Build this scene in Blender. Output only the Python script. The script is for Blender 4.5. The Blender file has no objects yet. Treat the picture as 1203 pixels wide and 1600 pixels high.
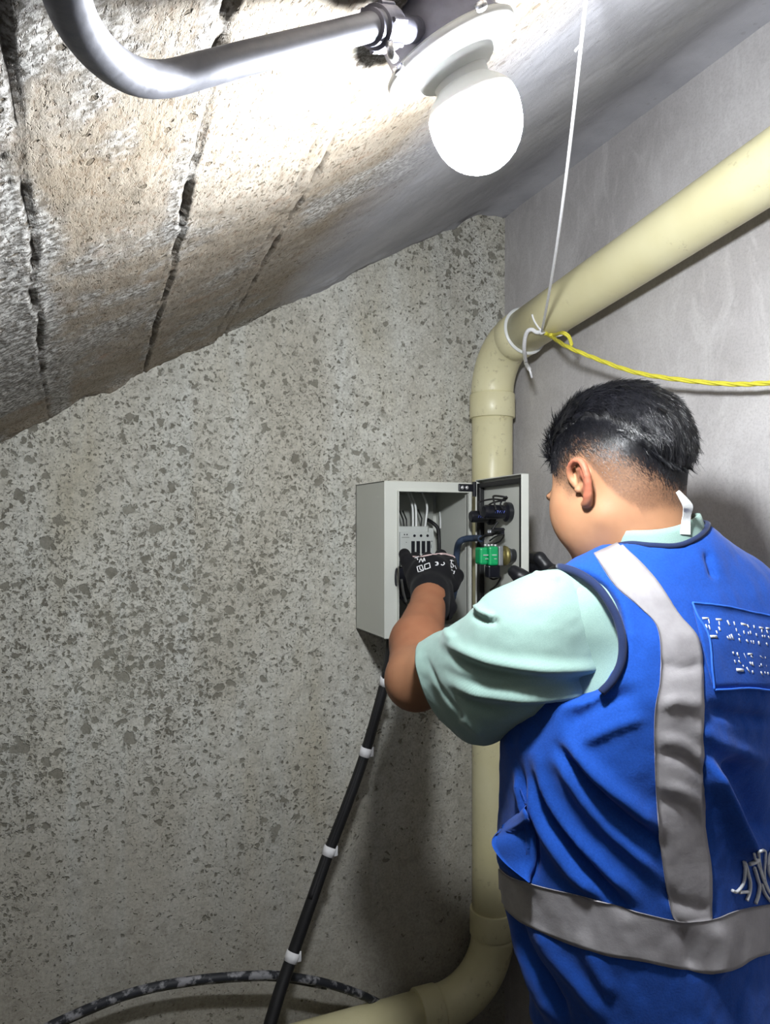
import bpy, bmesh, math, random
import numpy as np
from mathutils import Vector
from mathutils.bvhtree import BVHTree

# ------------------------------------------------------------------ camera, light, exposure
scene = bpy.context.scene
COL = scene.collection
FPX = 1150.0                 # focal length in pixels of the 1203 x 1600 frame
YAW = math.radians(22.3)     # the camera looks this far right of the back wall's normal
H = 1.45                     # lens height above the floor
CS, SN = math.cos(YAW), math.sin(YAW)
CAM = np.array([0.0, 0.0, H])
RV = np.array([CS, -SN, 0.0]); FV = np.array([SN, CS, 0.0]); UV = np.array([0.0, 0.0, 1.0])

cd = bpy.data.cameras.new('camera')
cam = bpy.data.objects.new('camera', cd); COL.objects.link(cam)
cam.location = (0, 0, H); cam.rotation_euler = (math.pi/2, 0, -YAW)
cd.sensor_fit = 'VERTICAL'; cd.sensor_height = 24.0; cd.lens = 24.0*FPX/1600.0
cd.shift_y = 20.0/1600.0 * 1.0
cd.clip_start = 0.02
scene.camera = cam

w = bpy.data.worlds.new('world'); scene.world = w; w.use_nodes = True
w.node_tree.nodes['Background'].inputs[0].default_value = (0.55, 0.6, 0.7, 1)
w.node_tree.nodes['Background'].inputs[1].default_value = 0.05
scene.view_settings.view_transform = 'Standard'
scene.view_settings.look = 'None'
scene.view_settings.exposure = 0.0
scene.view_settings.gamma = 1.0
scene.view_settings.use_curve_mapping = False
LAMP_STRENGTH = 700.0
scene.cycles.max_bounces = 6
scene.cycles.diffuse_bounces = 4

# ------------------------------------------------------------------ geometry helpers
def PL(u, v, t):
    """a point in the viewing frame (right, depth, up) from a direction and a depth"""
    return np.array([(u-601.5)/FPX*t, t, (820.0-v)/FPX*t])
def L2W(q):
    q = np.asarray(q, float)
    return CAM + q[..., 0:1]*RV + q[..., 1:2]*FV + q[..., 2:3]*UV
def ray(u, v):
    return L2W(PL(u, v, 1.0)[None])[0] - CAM
def onX(u, v, X):
    d = ray(u, v); return CAM + d*(X/d[0])
def onY(u, v, Y):
    d = ray(u, v); return CAM + d*(Y/d[1])

WLOC = {}
def setp(o, label=None, cat=None, group=None, kind=None):
    if label: o['label'] = label
    if cat: o['category'] = cat
    if group: o['group'] = group
    if kind: o['kind'] = kind
    return o
def obj(name, verts, faces, mats, parent=None, smooth=True, mat_idx=None):
    verts = np.asarray(verts, float)
    c = (verts.min(0)+verts.max(0))/2
    me = bpy.data.meshes.new(name)
    me.from_pydata((verts-c).tolist() if len(verts) < 20000 else (verts-c).tolist(), [], faces if isinstance(faces, list) else faces.tolist())
    for m in (mats if isinstance(mats, (list, tuple)) else [mats]): me.materials.append(m)
    if smooth is True: me.polygons.foreach_set('use_smooth', [True]*len(me.polygons))
    if mat_idx is not None: me.polygons.foreach_set('material_index', list(mat_idx))
    me.update()
    o = bpy.data.objects.new(name, me); COL.objects.link(o)
    WLOC[o.name] = c
    if parent is not None:
        o.parent = parent; o.location = Vector(c - WLOC[parent.name])
    else: o.location = Vector(c)
    return o
def empty(name, loc, label, cat, group=None):
    o = bpy.data.objects.new(name, None); COL.objects.link(o); o.empty_display_size = .05
    o.location = Vector(loc); WLOC[o.name] = np.array(loc, float)
    return setp(o, label, cat, group)
class MB:
    """collects shapes into one mesh"""
    def __init__(s): s.v = []; s.f = []; s.m = []; s.n = 0
    def add(s, V, F, m=0):
        V = np.asarray(V, float); s.v.append(V)
        for f in F: s.f.append([int(i)+s.n for i in f]); s.m.append(m)
        s.n += len(V); return s
    def bm(s, b, m=0):
        b.verts.index_update()
        V = np.array([v.co[:] for v in b.verts]); F = [[v.index for v in f.verts] for f in b.faces]
        b.free(); return s.add(V, F, m)
    def box(s, lo, hi, bev=0.0, m=0, R=None, seg=2):
        b = bmesh.new(); bmesh.ops.create_cube(b, size=1)
        lo = np.array(lo, float); hi = np.array(hi, float)
        for v in b.verts: v.co = Vector((lo+hi)/2 + np.array(v.co[:])*(hi-lo))
        if bev > 0: bmesh.ops.bevel(b, geom=b.edges[:]+b.verts[:], offset=bev, segments=seg, profile=.5, affect='EDGES')
        if R is not None:
            for v in b.verts: v.co = Vector(R(np.array(v.co[:])))
        return s.bm(b, m)
    def tube(s, pts, r, sides=12, cap=True, m=0, ecc=None):
        pts = np.asarray(pts, float); n = len(pts); r = np.broadcast_to(np.asarray(r, float), (n,))
        T = np.gradient(pts, axis=0); T /= np.linalg.norm(T, axis=1)[:, None]+1e-12
        a = np.array([0, 0, 1.]) if abs(T[0][2]) < .9 else np.array([1., 0, 0])
        N = np.cross(T[0], a); N /= np.linalg.norm(N)
        V = []
        ang = np.linspace(0, 2*math.pi, sides, endpoint=False)
        for i in range(n):
            N = N - T[i]*np.dot(N, T[i]); N /= np.linalg.norm(N); B = np.cross(T[i], N)
            V.append(pts[i] + r[i]*(np.cos(ang)[:, None]*N + np.sin(ang)[:, None]*B))
        V = np.concatenate(V); F = []
        for i in range(n-1):
            for j in range(sides):
                k = (j+1) % sides
                F.append([i*sides+j, i*sides+k, (i+1)*sides+k, (i+1)*sides+j])
        if cap: F.append(list(range(sides))[::-1]); F.append([(n-1)*sides+j for j in range(sides)])
        return s.add(V, F, m)
    def lathe(s, o, ax, prof, sides=32, m=0):
        """prof: list of (radius, distance along ax)"""
        o = np.array(o, float); ax = np.array(ax, float); ax /= np.linalg.norm(ax)
        a = np.array([0, 0, 1.]) if abs(ax[2]) < .9 else np.array([1., 0, 0])
        N = np.cross(ax, a); N /= np.linalg.norm(N); B = np.cross(ax, N)
        ang = np.linspace(0, 2*math.pi, sides, endpoint=False); V = []; F = []
        for (r, d) in prof: V.append(o + ax*d + max(r, 1e-5)*(np.cos(ang)[:, None]*N+np.sin(ang)[:, None]*B))
        n = len(prof)
        for i in range(n-1):
            for j in range(sides):
                k = (j+1) % sides; F.append([i*sides+j, i*sides+k, (i+1)*sides+k, (i+1)*sides+j])
        F.append(list(range(sides))[::-1]); F.append([(n-1)*sides+j for j in range(sides)])
        return s.add(np.concatenate(V), F, m)
    def build(s, name, mats, parent=None, smooth=True):
        o = obj(name, np.concatenate(s.v), s.f, mats, parent, smooth, s.m)
        return o
def autosmooth(o, deg=35):
    me = o.data; b = bmesh.new(); b.from_mesh(me)
    for e in b.edges:
        if len(e.link_faces) == 2 and e.calc_face_angle(0) > math.radians(deg): e.smooth = False
    b.to_mesh(me); b.free(); return o
def spline(P, n=8):
    P = np.asarray(P, float); out = []
    Q = np.vstack([2*P[0]-P[1], P, 2*P[-1]-P[-2]])
    for i in range(1, len(Q)-2):
        for k in range(n):
            t = k/n; a, b, c, d = Q[i-1], Q[i], Q[i+1], Q[i+2]
            out.append(.5*((2*b)+(-a+c)*t+(2*a-5*b+4*c-d)*t*t+(-a+3*b-3*c+d)*t**3))
    out.append(P[-1]); return np.array(out)

# value noise
def _h(ix, iy, iz, seed):
    n = (ix*374761393 + iy*668265263 + iz*2147483647 + seed*1274126177) & 0xFFFFFFFF
    n = ((n ^ (n >> 13)) * 1274126177) & 0xFFFFFFFF
    n = (n ^ (n >> 16)) & 0xFFFF
    return n.astype(np.float64)/65535.0
def noise(x, y, z=0.0, seed=0):
    x, y, z = np.broadcast_arrays(x, y, z)
    ix, iy, iz = np.floor(x).astype(np.int64), np.floor(y).astype(np.int64), np.floor(z).astype(np.int64)
    fx, fy, fz = x-ix, y-iy, z-iz
    fx, fy, fz = [q*q*(3-2*q) for q in (fx, fy, fz)]
    r = 0
    for dx in (0, 1):
        for dy in (0, 1):
            for dz in (0, 1):
                wgt = (fx if dx else 1-fx)*(fy if dy else 1-fy)*(fz if dz else 1-fz)
                r = r + wgt*_h(ix+dx, iy+dy, iz+dz, seed)
    return r*2-1
def fbm(x, y, z=0.0, o=4, seed=0):
    r = 0; a = 1.0; t = 0
    for k in range(o):
        r = r + a*noise(x*2**k, y*2**k, np.asarray(z)*2**k, seed+k*17); t += a; a *= .5
    return r/t

# signed distance pieces
def sub(P, c): return P - np.asarray(c, float)
def sph(P, c, r): return np.linalg.norm(sub(P, c), axis=1)-r
def ell(P, c, r):
    q = sub(P, c); r = np.asarray(r, float)
    k0 = np.linalg.norm(q/r, axis=1); k1 = np.linalg.norm(q/(r*r), axis=1)+1e-9
    return k0*(k0-1)/k1
def ellR(P, c, r, M):
    q = sub(P, c) @ np.asarray(M).T
    return ell(q, (0, 0, 0), r)
def cap(P, a, b, ra, rb=None):
    rb = ra if rb is None else rb
    a = np.asarray(a, float); ba = np.asarray(b, float)-a; pa = P-a
    h = np.clip(pa@ba/(ba@ba), 0, 1)
    return np.linalg.norm(pa-h[:, None]*ba, axis=1)-(ra+(rb-ra)*h)
def smin(a, b, k):
    h = np.clip(.5+.5*(b-a)/k, 0, 1); return b+(a-b)*h-k*h*(1-h)
def smax(a, b, k): return -smin(-a, -b, k)
def chain(P, pts, rs, k=.004):
    d = None
    for i in range(len(pts)-1):
        e = cap(P, pts[i], pts[i+1], rs[i], rs[i+1]); d = e if d is None else smin(d, e, k)
    return d

def snet(f, lo, hi, h, smooth_it=1):
    lo = np.array(lo, float); hi = np.array(hi, float)
    n = np.ceil((hi-lo)/h).astype(int)+1
    xs, ys, zs = [lo[i]+h*np.arange(n[i]) for i in range(3)]
    V = np.empty(n)
    Y, Z = np.meshgrid(ys, zs, indexing='ij')
    step = max(1, int(400000/(n[1]*n[2])))
    for i in range(0, n[0], step):
        xx = xs[i:i+step]
        P = np.stack([np.repeat(xx, Y.size), np.tile(Y.ravel(), len(xx)), np.tile(Z.ravel(), len(xx))], 1)
        V[i:i+step] = f(P).reshape(len(xx), n[1], n[2])
    S = V < 0
    cnt = sum(S[a:n[0]-1+a, b:n[1]-1+b, c:n[2]-1+c].astype(np.int8) for a in (0, 1) for b in (0, 1) for c in (0, 1))
    act = (cnt > 0) & (cnt < 8)
    ci = np.argwhere(act); idx = -np.ones(act.shape, int); idx[act] = np.arange(len(ci))
    corners = [(a, b, c) for a in (0, 1) for b in (0, 1) for c in (0, 1)]
    g = {k: V[ci[:, 0]+k[0], ci[:, 1]+k[1], ci[:, 2]+k[2]] for k in corners}
    acc = np.zeros((len(ci), 3)); num = np.zeros(len(ci))
    for a in corners:
        for ax in range(3):
            if a[ax] == 0:
                b = list(a); b[ax] = 1; b = tuple(b)
                x = (g[a] < 0) != (g[b] < 0)
                t = np.where(x, g[a]/np.where(x, g[a]-g[b], 1), 0)
                p = np.array(a, float)[None].repeat(len(ci), 0); p[:, ax] = t
                acc += p*x[:, None]; num += x
    verts = lo + h*(ci + acc/num[:, None])
    Fs = []
    for ax in range(3):
        o1, o2 = (ax+1) % 3, (ax+2) % 3
        sl0 = [slice(None)]*3; sl1 = [slice(None)]*3
        sl0[ax] = slice(0, n[ax]-1); sl1[ax] = slice(1, n[ax])
        A = S[tuple(sl0)]; B = S[tuple(sl1)]
        e = np.argwhere(A != B)
        e = e[(e[:, o1] > 0) & (e[:, o1] < n[o1]-1) & (e[:, o2] > 0) & (e[:, o2] < n[o2]-1)]
        ins = A[e[:, 0], e[:, 1], e[:, 2]]
        q = []
        for (d1, d2) in ((-1, -1), (0, -1), (0, 0), (-1, 0)):
            c = e.copy(); c[:, o1] += d1; c[:, o2] += d2
            q.append(idx[c[:, 0], c[:, 1], c[:, 2]])
        q = np.stack(q, 1); q[~ins] = q[~ins][:, ::-1]
        Fs.append(q)
    F = np.concatenate(Fs)
    E = np.concatenate([F[:, [0, 1]], F[:, [1, 2]], F[:, [2, 3]], F[:, [3, 0]]])
    for _ in range(smooth_it):
        s = np.zeros_like(verts); c = np.zeros(len(verts))
        for a, b in ((0, 1), (1, 0)):
            for k in range(3): s[:, k] += np.bincount(E[:, a], verts[E[:, b], k], len(verts))
            c += np.bincount(E[:, a], minlength=len(verts))
        verts = .5*verts+.5*s/np.maximum(c, 1)[:, None]
    return verts, F
def vnormals(V, F):
    F = np.asarray(F); N = np.cross(V[F[:, 2]]-V[F[:, 0]], V[F[:, 3]]-V[F[:, 1]])
    out = np.zeros_like(V)
    for k in range(4):
        for j in range(3): out[:, j] += np.bincount(F[:, k], N[:, j], len(V))
    return out/(np.linalg.norm(out, axis=1)[:, None]+1e-12)
def bvh(V, F): return BVHTree.FromPolygons([tuple(v) for v in V.tolist()], [tuple(f) for f in np.asarray(F).tolist()])
def pix(Q):
    """viewing-frame points -> image coordinates"""
    return 601.5+FPX*Q[:, 0]/Q[:, 1], 820.0-FPX*Q[:, 2]/Q[:, 1]
def polydist(u, v, pts):
    """signed distance to a polyline + parameter"""
    best = np.full(u.shape, 1e9); sgn = np.zeros(u.shape); par = np.zeros(u.shape)
    L = 0; pts = np.asarray(pts, float)
    tot = np.sum(np.linalg.norm(np.diff(pts, axis=0), axis=1))
    for i in range(len(pts)-1):
        a, b = pts[i], pts[i+1]; d = b-a; l = np.hypot(*d)
        t = np.clip(((u-a[0])*d[0]+(v-a[1])*d[1])/l**2, 0, 1)
        dx, dy = u-a[0]-t*d[0], v-a[1]-t*d[1]; dd = np.hypot(dx, dy)
        s = np.sign(d[0]*dy-d[1]*dx); m = dd < best
        best = np.where(m, dd, best); sgn = np.where(m, s, sgn); par = np.where(m, (L+t*l)/tot, par); L += l
    return best, sgn, par
def folds(Q, N, FL, front=True, scale=1.0):
    """cloth folds: each fold (polyline, width, height in metres) raises or sinks the cloth along its normal"""
    u, v = pix(Q); dv = Q/np.linalg.norm(Q, axis=1)[:, None]
    facing = np.clip(-(N*dv).sum(1)*4, 0, 1) if front else 1
    tot = 0
    for (pl, wd, ht) in FL:
        ht = ht*scale
        d, s, p = polydist(u, v, spline(pl, 5))
        tot = tot + ht*np.exp(-(d/wd)**2)*np.clip(np.minimum(p, 1-p)*5+.12, 0, 1)
    return Q + N*(tot*facing)[:, None]
def strip(tree, left, right, nx, ny, off, th):
    """a band of cloth between two outlines lying on a surface (viewing frame)"""
    A = spline(left, 6); B = spline(right, 6)
    def res(P, n):
        s = np.concatenate([[0], np.cumsum(np.linalg.norm(np.diff(P, axis=0), axis=1))]); q = np.linspace(0, s[-1], n)
        return np.stack([np.interp(q, s, P[:, k]) for k in range(2)], 1)
    A = res(A, ny); B = res(B, ny); top = []; 
    last = .85
    G = np.zeros((ny, nx, 3)); Nn = np.zeros((ny, nx, 3)); ok = np.zeros((ny, nx), bool)
    for i in range(ny):
        for j in range(nx):
            s = j/(nx-1); u, v = A[i]*(1-s)+B[i]*s
            d = Vector(PL(u, v, 1)).normalized()
            h = tree.ray_cast(Vector((0, 0, 0)), d)
            if h[0] is not None:
                nn = h[1] if h[1].dot(d) < 0 else -h[1]
                G[i, j] = h[0]; Nn[i, j] = nn; ok[i, j] = True
    V = np.concatenate([(G+Nn*off).reshape(-1, 3), (G+Nn*(off-th)).reshape(-1, 3)]); F = []
    M = nx*ny
    for i in range(ny-1):
        for j in range(nx-1):
            if ok[i:i+2, j:j+2].all():
                a, b, c, e = i*nx+j, i*nx+j+1, (i+1)*nx+j+1, (i+1)*nx+j
                F.append([a, e, c, b]); F.append([a+M, b+M, c+M, e+M])
                for (p, q, jj, ii) in ((a, e, j, None), (b, c, j+1, None)):
                    if (jj == 0 or jj == nx-1): F.append([p, q, q+M, p+M])
                if i == 0: F.append([a, b, b+M, a+M])
                if i == ny-2: F.append([e, c, c+M, e+M])
    used = sorted({k for f in F for k in f}); mp = {k: i for i, k in enumerate(used)}
    return V[used], [[mp[k] for k in f] for f in F]
def onsurf(tree, pl, off=0.0):
    out = []
    for (u, v) in pl:
        d = Vector(PL(u, v, 1)).normalized(); h = tree.ray_cast(Vector((0, 0, 0)), d)
        if h[0] is not None:
            nn = h[1] if h[1].dot(d) < 0 else -h[1]
            out.append(np.array(h[0]+nn*off))
    return np.array(out)

# ------------------------------------------------------------------ materials
def lin(c):
    return tuple(((x/255)/12.92 if x/255 <= .04045 else ((x/255+.055)/1.055)**2.4) for x in c)+(1,)
class NT:
    def __init__(s, name, rough=.8, metal=0.0, spec=.5):
        s.m = bpy.data.materials.new(name); s.m.use_nodes = True; s.t = s.m.node_tree
        s.b = s.t.nodes['Principled BSDF']; s.b.inputs['Roughness'].default_value = rough
        s.b.inputs['Metallic'].default_value = metal; s.b.inputs['Specular IOR Level'].default_value = spec
        s.co = None
    def put(s, sock, val):
        if isinstance(val, bpy.types.NodeSocket): s.t.links.new(val, sock)
        elif val is not None: sock.default_value = val
    def coord(s, scale=(1, 1, 1), src='Object'):
        tc = s.t.nodes.new('ShaderNodeTexCoord'); mp = s.t.nodes.new('ShaderNodeMapping')
        s.t.links.new(tc.outputs[src], mp.inputs[0]); mp.inputs['Scale'].default_value = scale
        return mp.outputs[0]
    def noise(s, vec, scale, detail=4, rough=.55, dist=0.0, out='Fac'):
        n = s.t.nodes.new('ShaderNodeTexNoise'); s.put(n.inputs['Vector'], vec); n.inputs['Scale'].default_value = scale
        n.inputs['Detail'].default_value = detail; n.inputs['Roughness'].default_value = rough; n.inputs['Distortion'].default_value = dist
        return n.outputs[out]
    def vor(s, vec, scale, feature='F1'):
        n = s.t.nodes.new('ShaderNodeTexVoronoi'); s.put(n.inputs['Vector'], vec); n.inputs['Scale'].default_value = scale
        n.feature = feature; return n.outputs['Distance'], (n.outputs['Color'] if feature == 'F1' else None)
    def math(s, op, a, b=None, c=None, clamp=False):
        n = s.t.nodes.new('ShaderNodeMath'); n.operation = op; n.use_clamp = clamp
        s.put(n.inputs[0], a); s.put(n.inputs[1], b)
        if c is not None: s.put(n.inputs[2], c)
        return n.outputs[0]
    def vmath(s, op, a, b=None):
        n = s.t.nodes.new('ShaderNodeVectorMath'); n.operation = op; s.put(n.inputs[0], a); s.put(n.inputs[1], b); return n.outputs[0]
    def rng(s, v, a, b, c=0.0, d=1.0, smooth=False):
        n = s.t.nodes.new('ShaderNodeMapRange'); n.clamp = True
        if smooth: n.interpolation_type = 'SMOOTHSTEP'
        s.put(n.inputs[0], v)
        for i, q in enumerate((a, b, c, d)): s.put(n.inputs[i+1], q)
        return n.outputs[0]
    def mix(s, f, a, b, mode='MIX'):
        n = s.t.nodes.new('ShaderNodeMix'); n.data_type = 'RGBA'; n.blend_type = mode
        s.put(n.inputs[0], f); s.put(n.inputs[6], a); s.put(n.inputs[7], b); return n.outputs[2]
    def attr(s, name):
        n = s.t.nodes.new('ShaderNodeAttribute'); n.attribute_name = name; return n.outputs
    def sepx(s, v):
        n = s.t.nodes.new('ShaderNodeSeparateXYZ'); s.put(n.inputs[0], v); return n.outputs
    def col(s, c): s.put(s.b.inputs['Base Color'], c); return s
    def bump(s, h, strength=.3, dist=.002):
        n = s.t.nodes.new('ShaderNodeBump'); n.inputs['Strength'].default_value = strength; n.inputs['Distance'].default_value = dist
        s.put(n.inputs['Height'], h); s.t.links.new(n.outputs[0], s.b.inputs['Normal']); return s

def simple(name, c, rough=.5, metal=0.0, var=.08, nscale=40, bump=.05, spec=.5):
    n = NT(name, rough, metal, spec); co = n.coord()
    f = n.noise(co, nscale, 4)
    a = lin(c); lo = tuple(x*(1-var*2) for x in a[:3])+(1,); hi = tuple(min(1, x*(1+var*2)) for x in a[:3])+(1,)
    n.col(n.mix(f, lo, hi)); n.bump(f, bump, .001)
    return n.m

def spots(n, co, scale, lo, hi, dens, soft=.05):
    d, c = n.vor(co, scale)
    r = n.sepx(c)[0]
    thr = n.rng(r, 0, 1, lo, hi)
    thr = n.math('ADD', thr, dens)
    return n.rng(n.math('SUBTRACT', thr, d), 0, soft, 0, 1)

def mat_backwall():
    n = NT('cast_concrete', .9, spec=.25); co = n.coord()
    dn = n.noise(co, 60, 3, .6, out='Color')
    wob = n.t.nodes.new('ShaderNodeVectorMath'); wob.operation = 'SCALE'; n.put(wob.inputs[0], n.vmath('SUBTRACT', dn, (.5, .5, .5))); wob.inputs['Scale'].default_value = .030
    cd_ = n.vmath('ADD', co, wob.outputs[0])
    xyz = n.sepx(co)
    big = n.noise(co, 1.9, 3)                       # where pits gather
    big2 = n.noise(n.coord((1, 1, .35)), 5, 4, .6)
    dens = n.rng(big, .35, .68, -.10, .12)
    # fewer, softer pits near the foot of the wall and towards the corner
    foot = n.rng(xyz[2], -.75, -.1, -.12, .02)
    right = n.rng(xyz[0], .2, .95, .02, -.10)
    dens = n.math('ADD', n.math('ADD', dens, foot), right)
    s1 = spots(n, cd_, 42, -.22, .50, dens, .10)
    s2 = spots(n, cd_, 92, .04, .56, dens, .14)
    s3 = spots(n, cd_, 20, -1.0, .36, dens, .05)
    s4 = spots(n, cd_, 200, .14, .60, dens, .2)
    pits = n.math('MAXIMUM', n.math('MAXIMUM', n.math('MULTIPLY', s1, .9), s2), n.math('MAXIMUM', n.math('MULTIPLY', s3, .85), n.math('MULTIPLY', s4, .6)))
    base = n.mix(n.rng(big2, .35, .65), lin((198, 194, 181)), lin((220, 220, 212)))
    stain = n.noise(n.coord((1.6, 1, .5)), 3.1, 5, .6)
    base = n.mix(n.rng(stain, .52, .72, 0, .55), base, lin((172, 160, 128)))
    streak = n.noise(n.coord((7, 1, .5)), 2.2, 4, .6)
    base = n.mix(n.rng(streak, .5, .75, 0, .5), base, lin((214, 219, 216)))
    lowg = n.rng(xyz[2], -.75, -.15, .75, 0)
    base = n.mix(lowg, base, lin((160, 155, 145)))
    fine = n.noise(co, 170, 5, .7)
    mott = n.noise(co, 38, 6, .72, .6)
    base = n.mix(n.rng(mott, .46, .68, 0, .50), base, lin((140, 136, 124)))
    base = n.mix(n.rng(fine, .42, .68, 0, .42), base, lin((112, 107, 98)))
    tone = n.mix(n.rng(n.noise(co, 9, 3), .3, .7), lin((94, 90, 78)), lin((128, 126, 114)))
    c = n.mix(n.math('MULTIPLY', pits, .88), base, tone)
    n.col(c)
    h = n.math('ADD', n.math('MULTIPLY', pits, -1.0), n.math('MULTIPLY', fine, .5))
    h = n.math('ADD', h, n.math('MULTIPLY', n.noise(co, 26, 4), .7))
    n.bump(h, .7, .004)
    return n.m
def mat_plaster():
    n = NT('smooth_plaster', .75, spec=.35); co = n.coord()
    a = n.noise(co, 3.2, 5, .62, .4); f = n.noise(co, 240, 4, .75); g = n.noise(n.coord((1, 2.2, .8)), 11, 5, .65, 1.2)
    base = n.mix(n.rng(a, .32, .68), lin((168, 164, 164)), lin((198, 195, 195)))
    base = n.mix(n.rng(g, .5, .72, 0, .55), base, lin((210, 208, 207)))
    base = n.mix(n.rng(f, .45, .75, 0, .35), base, lin((120, 115, 114)))
    cr = n.noise(n.coord((1, 1.5, 3)), 2.3, 6, .6, 1.0)
    crack = n.rng(n.math('ABSOLUTE', n.math('SUBTRACT', cr, .5)), .0, .006, .12, 0)
    msk = n.rng(n.noise(co, 1.7, 2), .54, .62, 0, 1)
    base = n.mix(n.math('MULTIPLY', crack, msk), base, lin((96, 98, 108)))
    n.col(base)
    n.bump(n.math('ADD', n.math('MULTIPLY', f, .35), n.math('ADD', g, a)), .35, .0025)
    return n.m
def mat_ceiling():
    n = NT('board_formed_concrete', .92, spec=.25); co = n.coord()
    z = n.attr('zone')['Color']; zs = n.sepx(z)     # r: whitish crust, g: smooth plaster, b: dark seam or pit
    grain = n.noise(n.coord((1, .30, 1)), 230, 4, .7, .4)
    patch = n.noise(co, 7, 5, .6)
    fine = n.noise(co, 150, 4, .7)
    tan = n.mix(n.rng(patch, .35, .65), lin((143, 132, 116)), lin((158, 150, 138)))
    tan = n.mix(n.rng(grain, .5, .72, 0, .8), tan, lin((104, 82, 60)))
    rust = n.noise(co, 14, 4, .7, .5)
    tan = n.mix(n.rng(rust, .58, .72, 0, .45), tan, lin((128, 90, 60)))
    crust = n.mix(n.rng(fine, .42, .62), lin((100, 96, 90)), lin((204, 202, 198)))
    wf = n.math('ADD', n.math('MULTIPLY', zs[0], 1.0), n.rng(n.noise(co, 5, 5, .65), .52, .60, 0, .75), clamp=True)
    c = n.mix(wf, tan, crust)
    grey = n.mix(n.rng(patch, .3, .7), lin((160, 160, 167)), lin((186, 186, 192)))
    tk = n.rng(n.noise(n.coord((1, .4, 1)), 330, 3, .7), .56, .68, 0, .75)
    c = n.mix(tk, c, lin((78, 66, 52)))
    c = n.mix(zs[1], c, grey)
    dk, dc = n.vor(n.vmath('ADD', co, n.vmath('MULTIPLY', n.noise(co, 70, 3, out='Color'), (.012, .012, .012))), 75)
    pit = n.rng(n.math('SUBTRACT', n.rng(n.sepx(dc)[0], .35, 1, -.1, .36), dk), 0, .08)
    pit = n.math('MULTIPLY', pit, n.math('SUBTRACT', 1.0, n.math('MULTIPLY', zs[1], .8)))
    c = n.mix(n.math('MULTIPLY', pit, .75), c, lin((92, 82, 68)))
    c = n.mix(n.math('MULTIPLY', zs[2], .8), c, lin((62, 54, 46)))
    n.col(c)
    ticks = n.rng(n.noise(n.coord((1, .4, 1)), 330, 3, .7), .56, .68)
    h = n.math('ADD', n.math('MULTIPLY', n.math('MULTIPLY', grain, n.math('SUBTRACT', 1.0, n.math('MULTIPLY', wf, .8))), -.5), n.math('ADD', n.math('MULTIPLY', fine, .6), n.math('ADD', n.math('MULTIPLY', pit, -.9), n.math('MULTIPLY', ticks, -.7))))
    rough = n.math('SUBTRACT', 1.0, n.math('MULTIPLY', zs[1], .8))
    n.bump(n.math('MULTIPLY', h, rough), .55, .0026)
    return n.m
def mat_floor():
    n = NT('floor_concrete', .85, spec=.3); co = n.coord()
    a = n.noise(co, 4, 5, .6); f = n.noise(co, 90, 4, .7)
    c = n.mix(n.rng(a, .3, .7), lin((92, 88, 82)), lin((128, 124, 116)))
    c = n.mix(n.rng(f, .4, .7, 0, .5), c, lin((70, 66, 62)))
    n.col(c); n.bump(f, .4, .003); return n.m
def mat_pvc():
    n = NT('cream_pipe_plastic', .32, spec=.5); co = n.coord()
    a = n.noise(co, 6, 4); 
    c = n.mix(n.rng(a, .3, .7), lin((214, 206, 162)), lin((226, 220, 182)))
    sm = n.noise(n.coord((1, 1, 1)), 60, 5, .75); mk = n.noise(co, 9, 3)
    sc = n.math('MULTIPLY', n.rng(sm, .56, .70), n.rng(mk, .48, .62))
    c = n.mix(n.math('MULTIPLY', sc, .6), c, lin((140, 124, 84)))
    n.col(c); n.put(n.b.inputs['Roughness'], n.rng(sm, .3, .7, .26, .48)); n.bump(sm, .06, .001)
    return n.m
def mat_cloth(name, c, wv=900, rough=.9, var=.12, sheen=.2, wr=.25):
    n = NT(name, rough, spec=.2); co = n.coord()
    f = n.noise(co, wv, 2, .6); g = n.noise(co, 14, 4, .6)
    a = lin(c)
    lo = tuple(x*(1-var) for x in a[:3])+(1,); hi = tuple(min(1, x*(1+var)) for x in a[:3])+(1,)
    n.col(n.mix(n.rng(f, .3, .7), lo, hi))
    n.bump(n.math('ADD', n.math('MULTIPLY', f, .3), n.math('MULTIPLY', g, .8)), wr, .002)
    n.b.inputs['Sheen Weight'].default_value = sheen
    return n.m
def mat_skin():
    n = NT('skin', .55, spec=.3); co = n.coord()
    z = n.sepx(n.attr('zone')['Color'])    # r: cropped hair density, g: redness, b: arm tan
    f = n.noise(co, 220, 3, .6); g = n.noise(co, 25, 3)
    c = n.mix(n.rng(g, .3, .7), lin((156, 113, 84)), lin((167, 124, 93)))
    c = n.mix(z[2], c, n.mix(n.rng(g, .3, .7), lin((136, 89, 64)), lin((148, 100, 73))))
    c = n.mix(n.math('MULTIPLY', z[1], .8), c, lin((160, 78, 64)))
    st = n.noise(co, 520, 2, .6)
    sm = n.math('MULTIPLY', z[0], n.rng(st, .3, .6, .72, 1.0))
    c = n.mix(sm, c, lin((38, 33, 31)))
    n.col(c); n.bump(f, .12, .0006)
    n.b.inputs['Subsurface Weight'].default_value = .08
    n.b.inputs['Subsurface Radius'].default_value = (.8, .25, .12); n.b.inputs['Subsurface Scale'].default_value = .006
    return n.m
def mat_tape():
    n = NT('retroreflective_tape', .42, .15, .5); co = n.coord()
    f = n.noise(co, 30, 4, .6); g = n.noise(co, 700, 2)
    n.col(n.mix(n.rng(f, .35, .7), lin((150, 147, 150)), lin((168, 165, 168))))
    n.bump(n.math('ADD', f, n.math('MULTIPLY', g, .1)), .35, .003); return n.m
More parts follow.
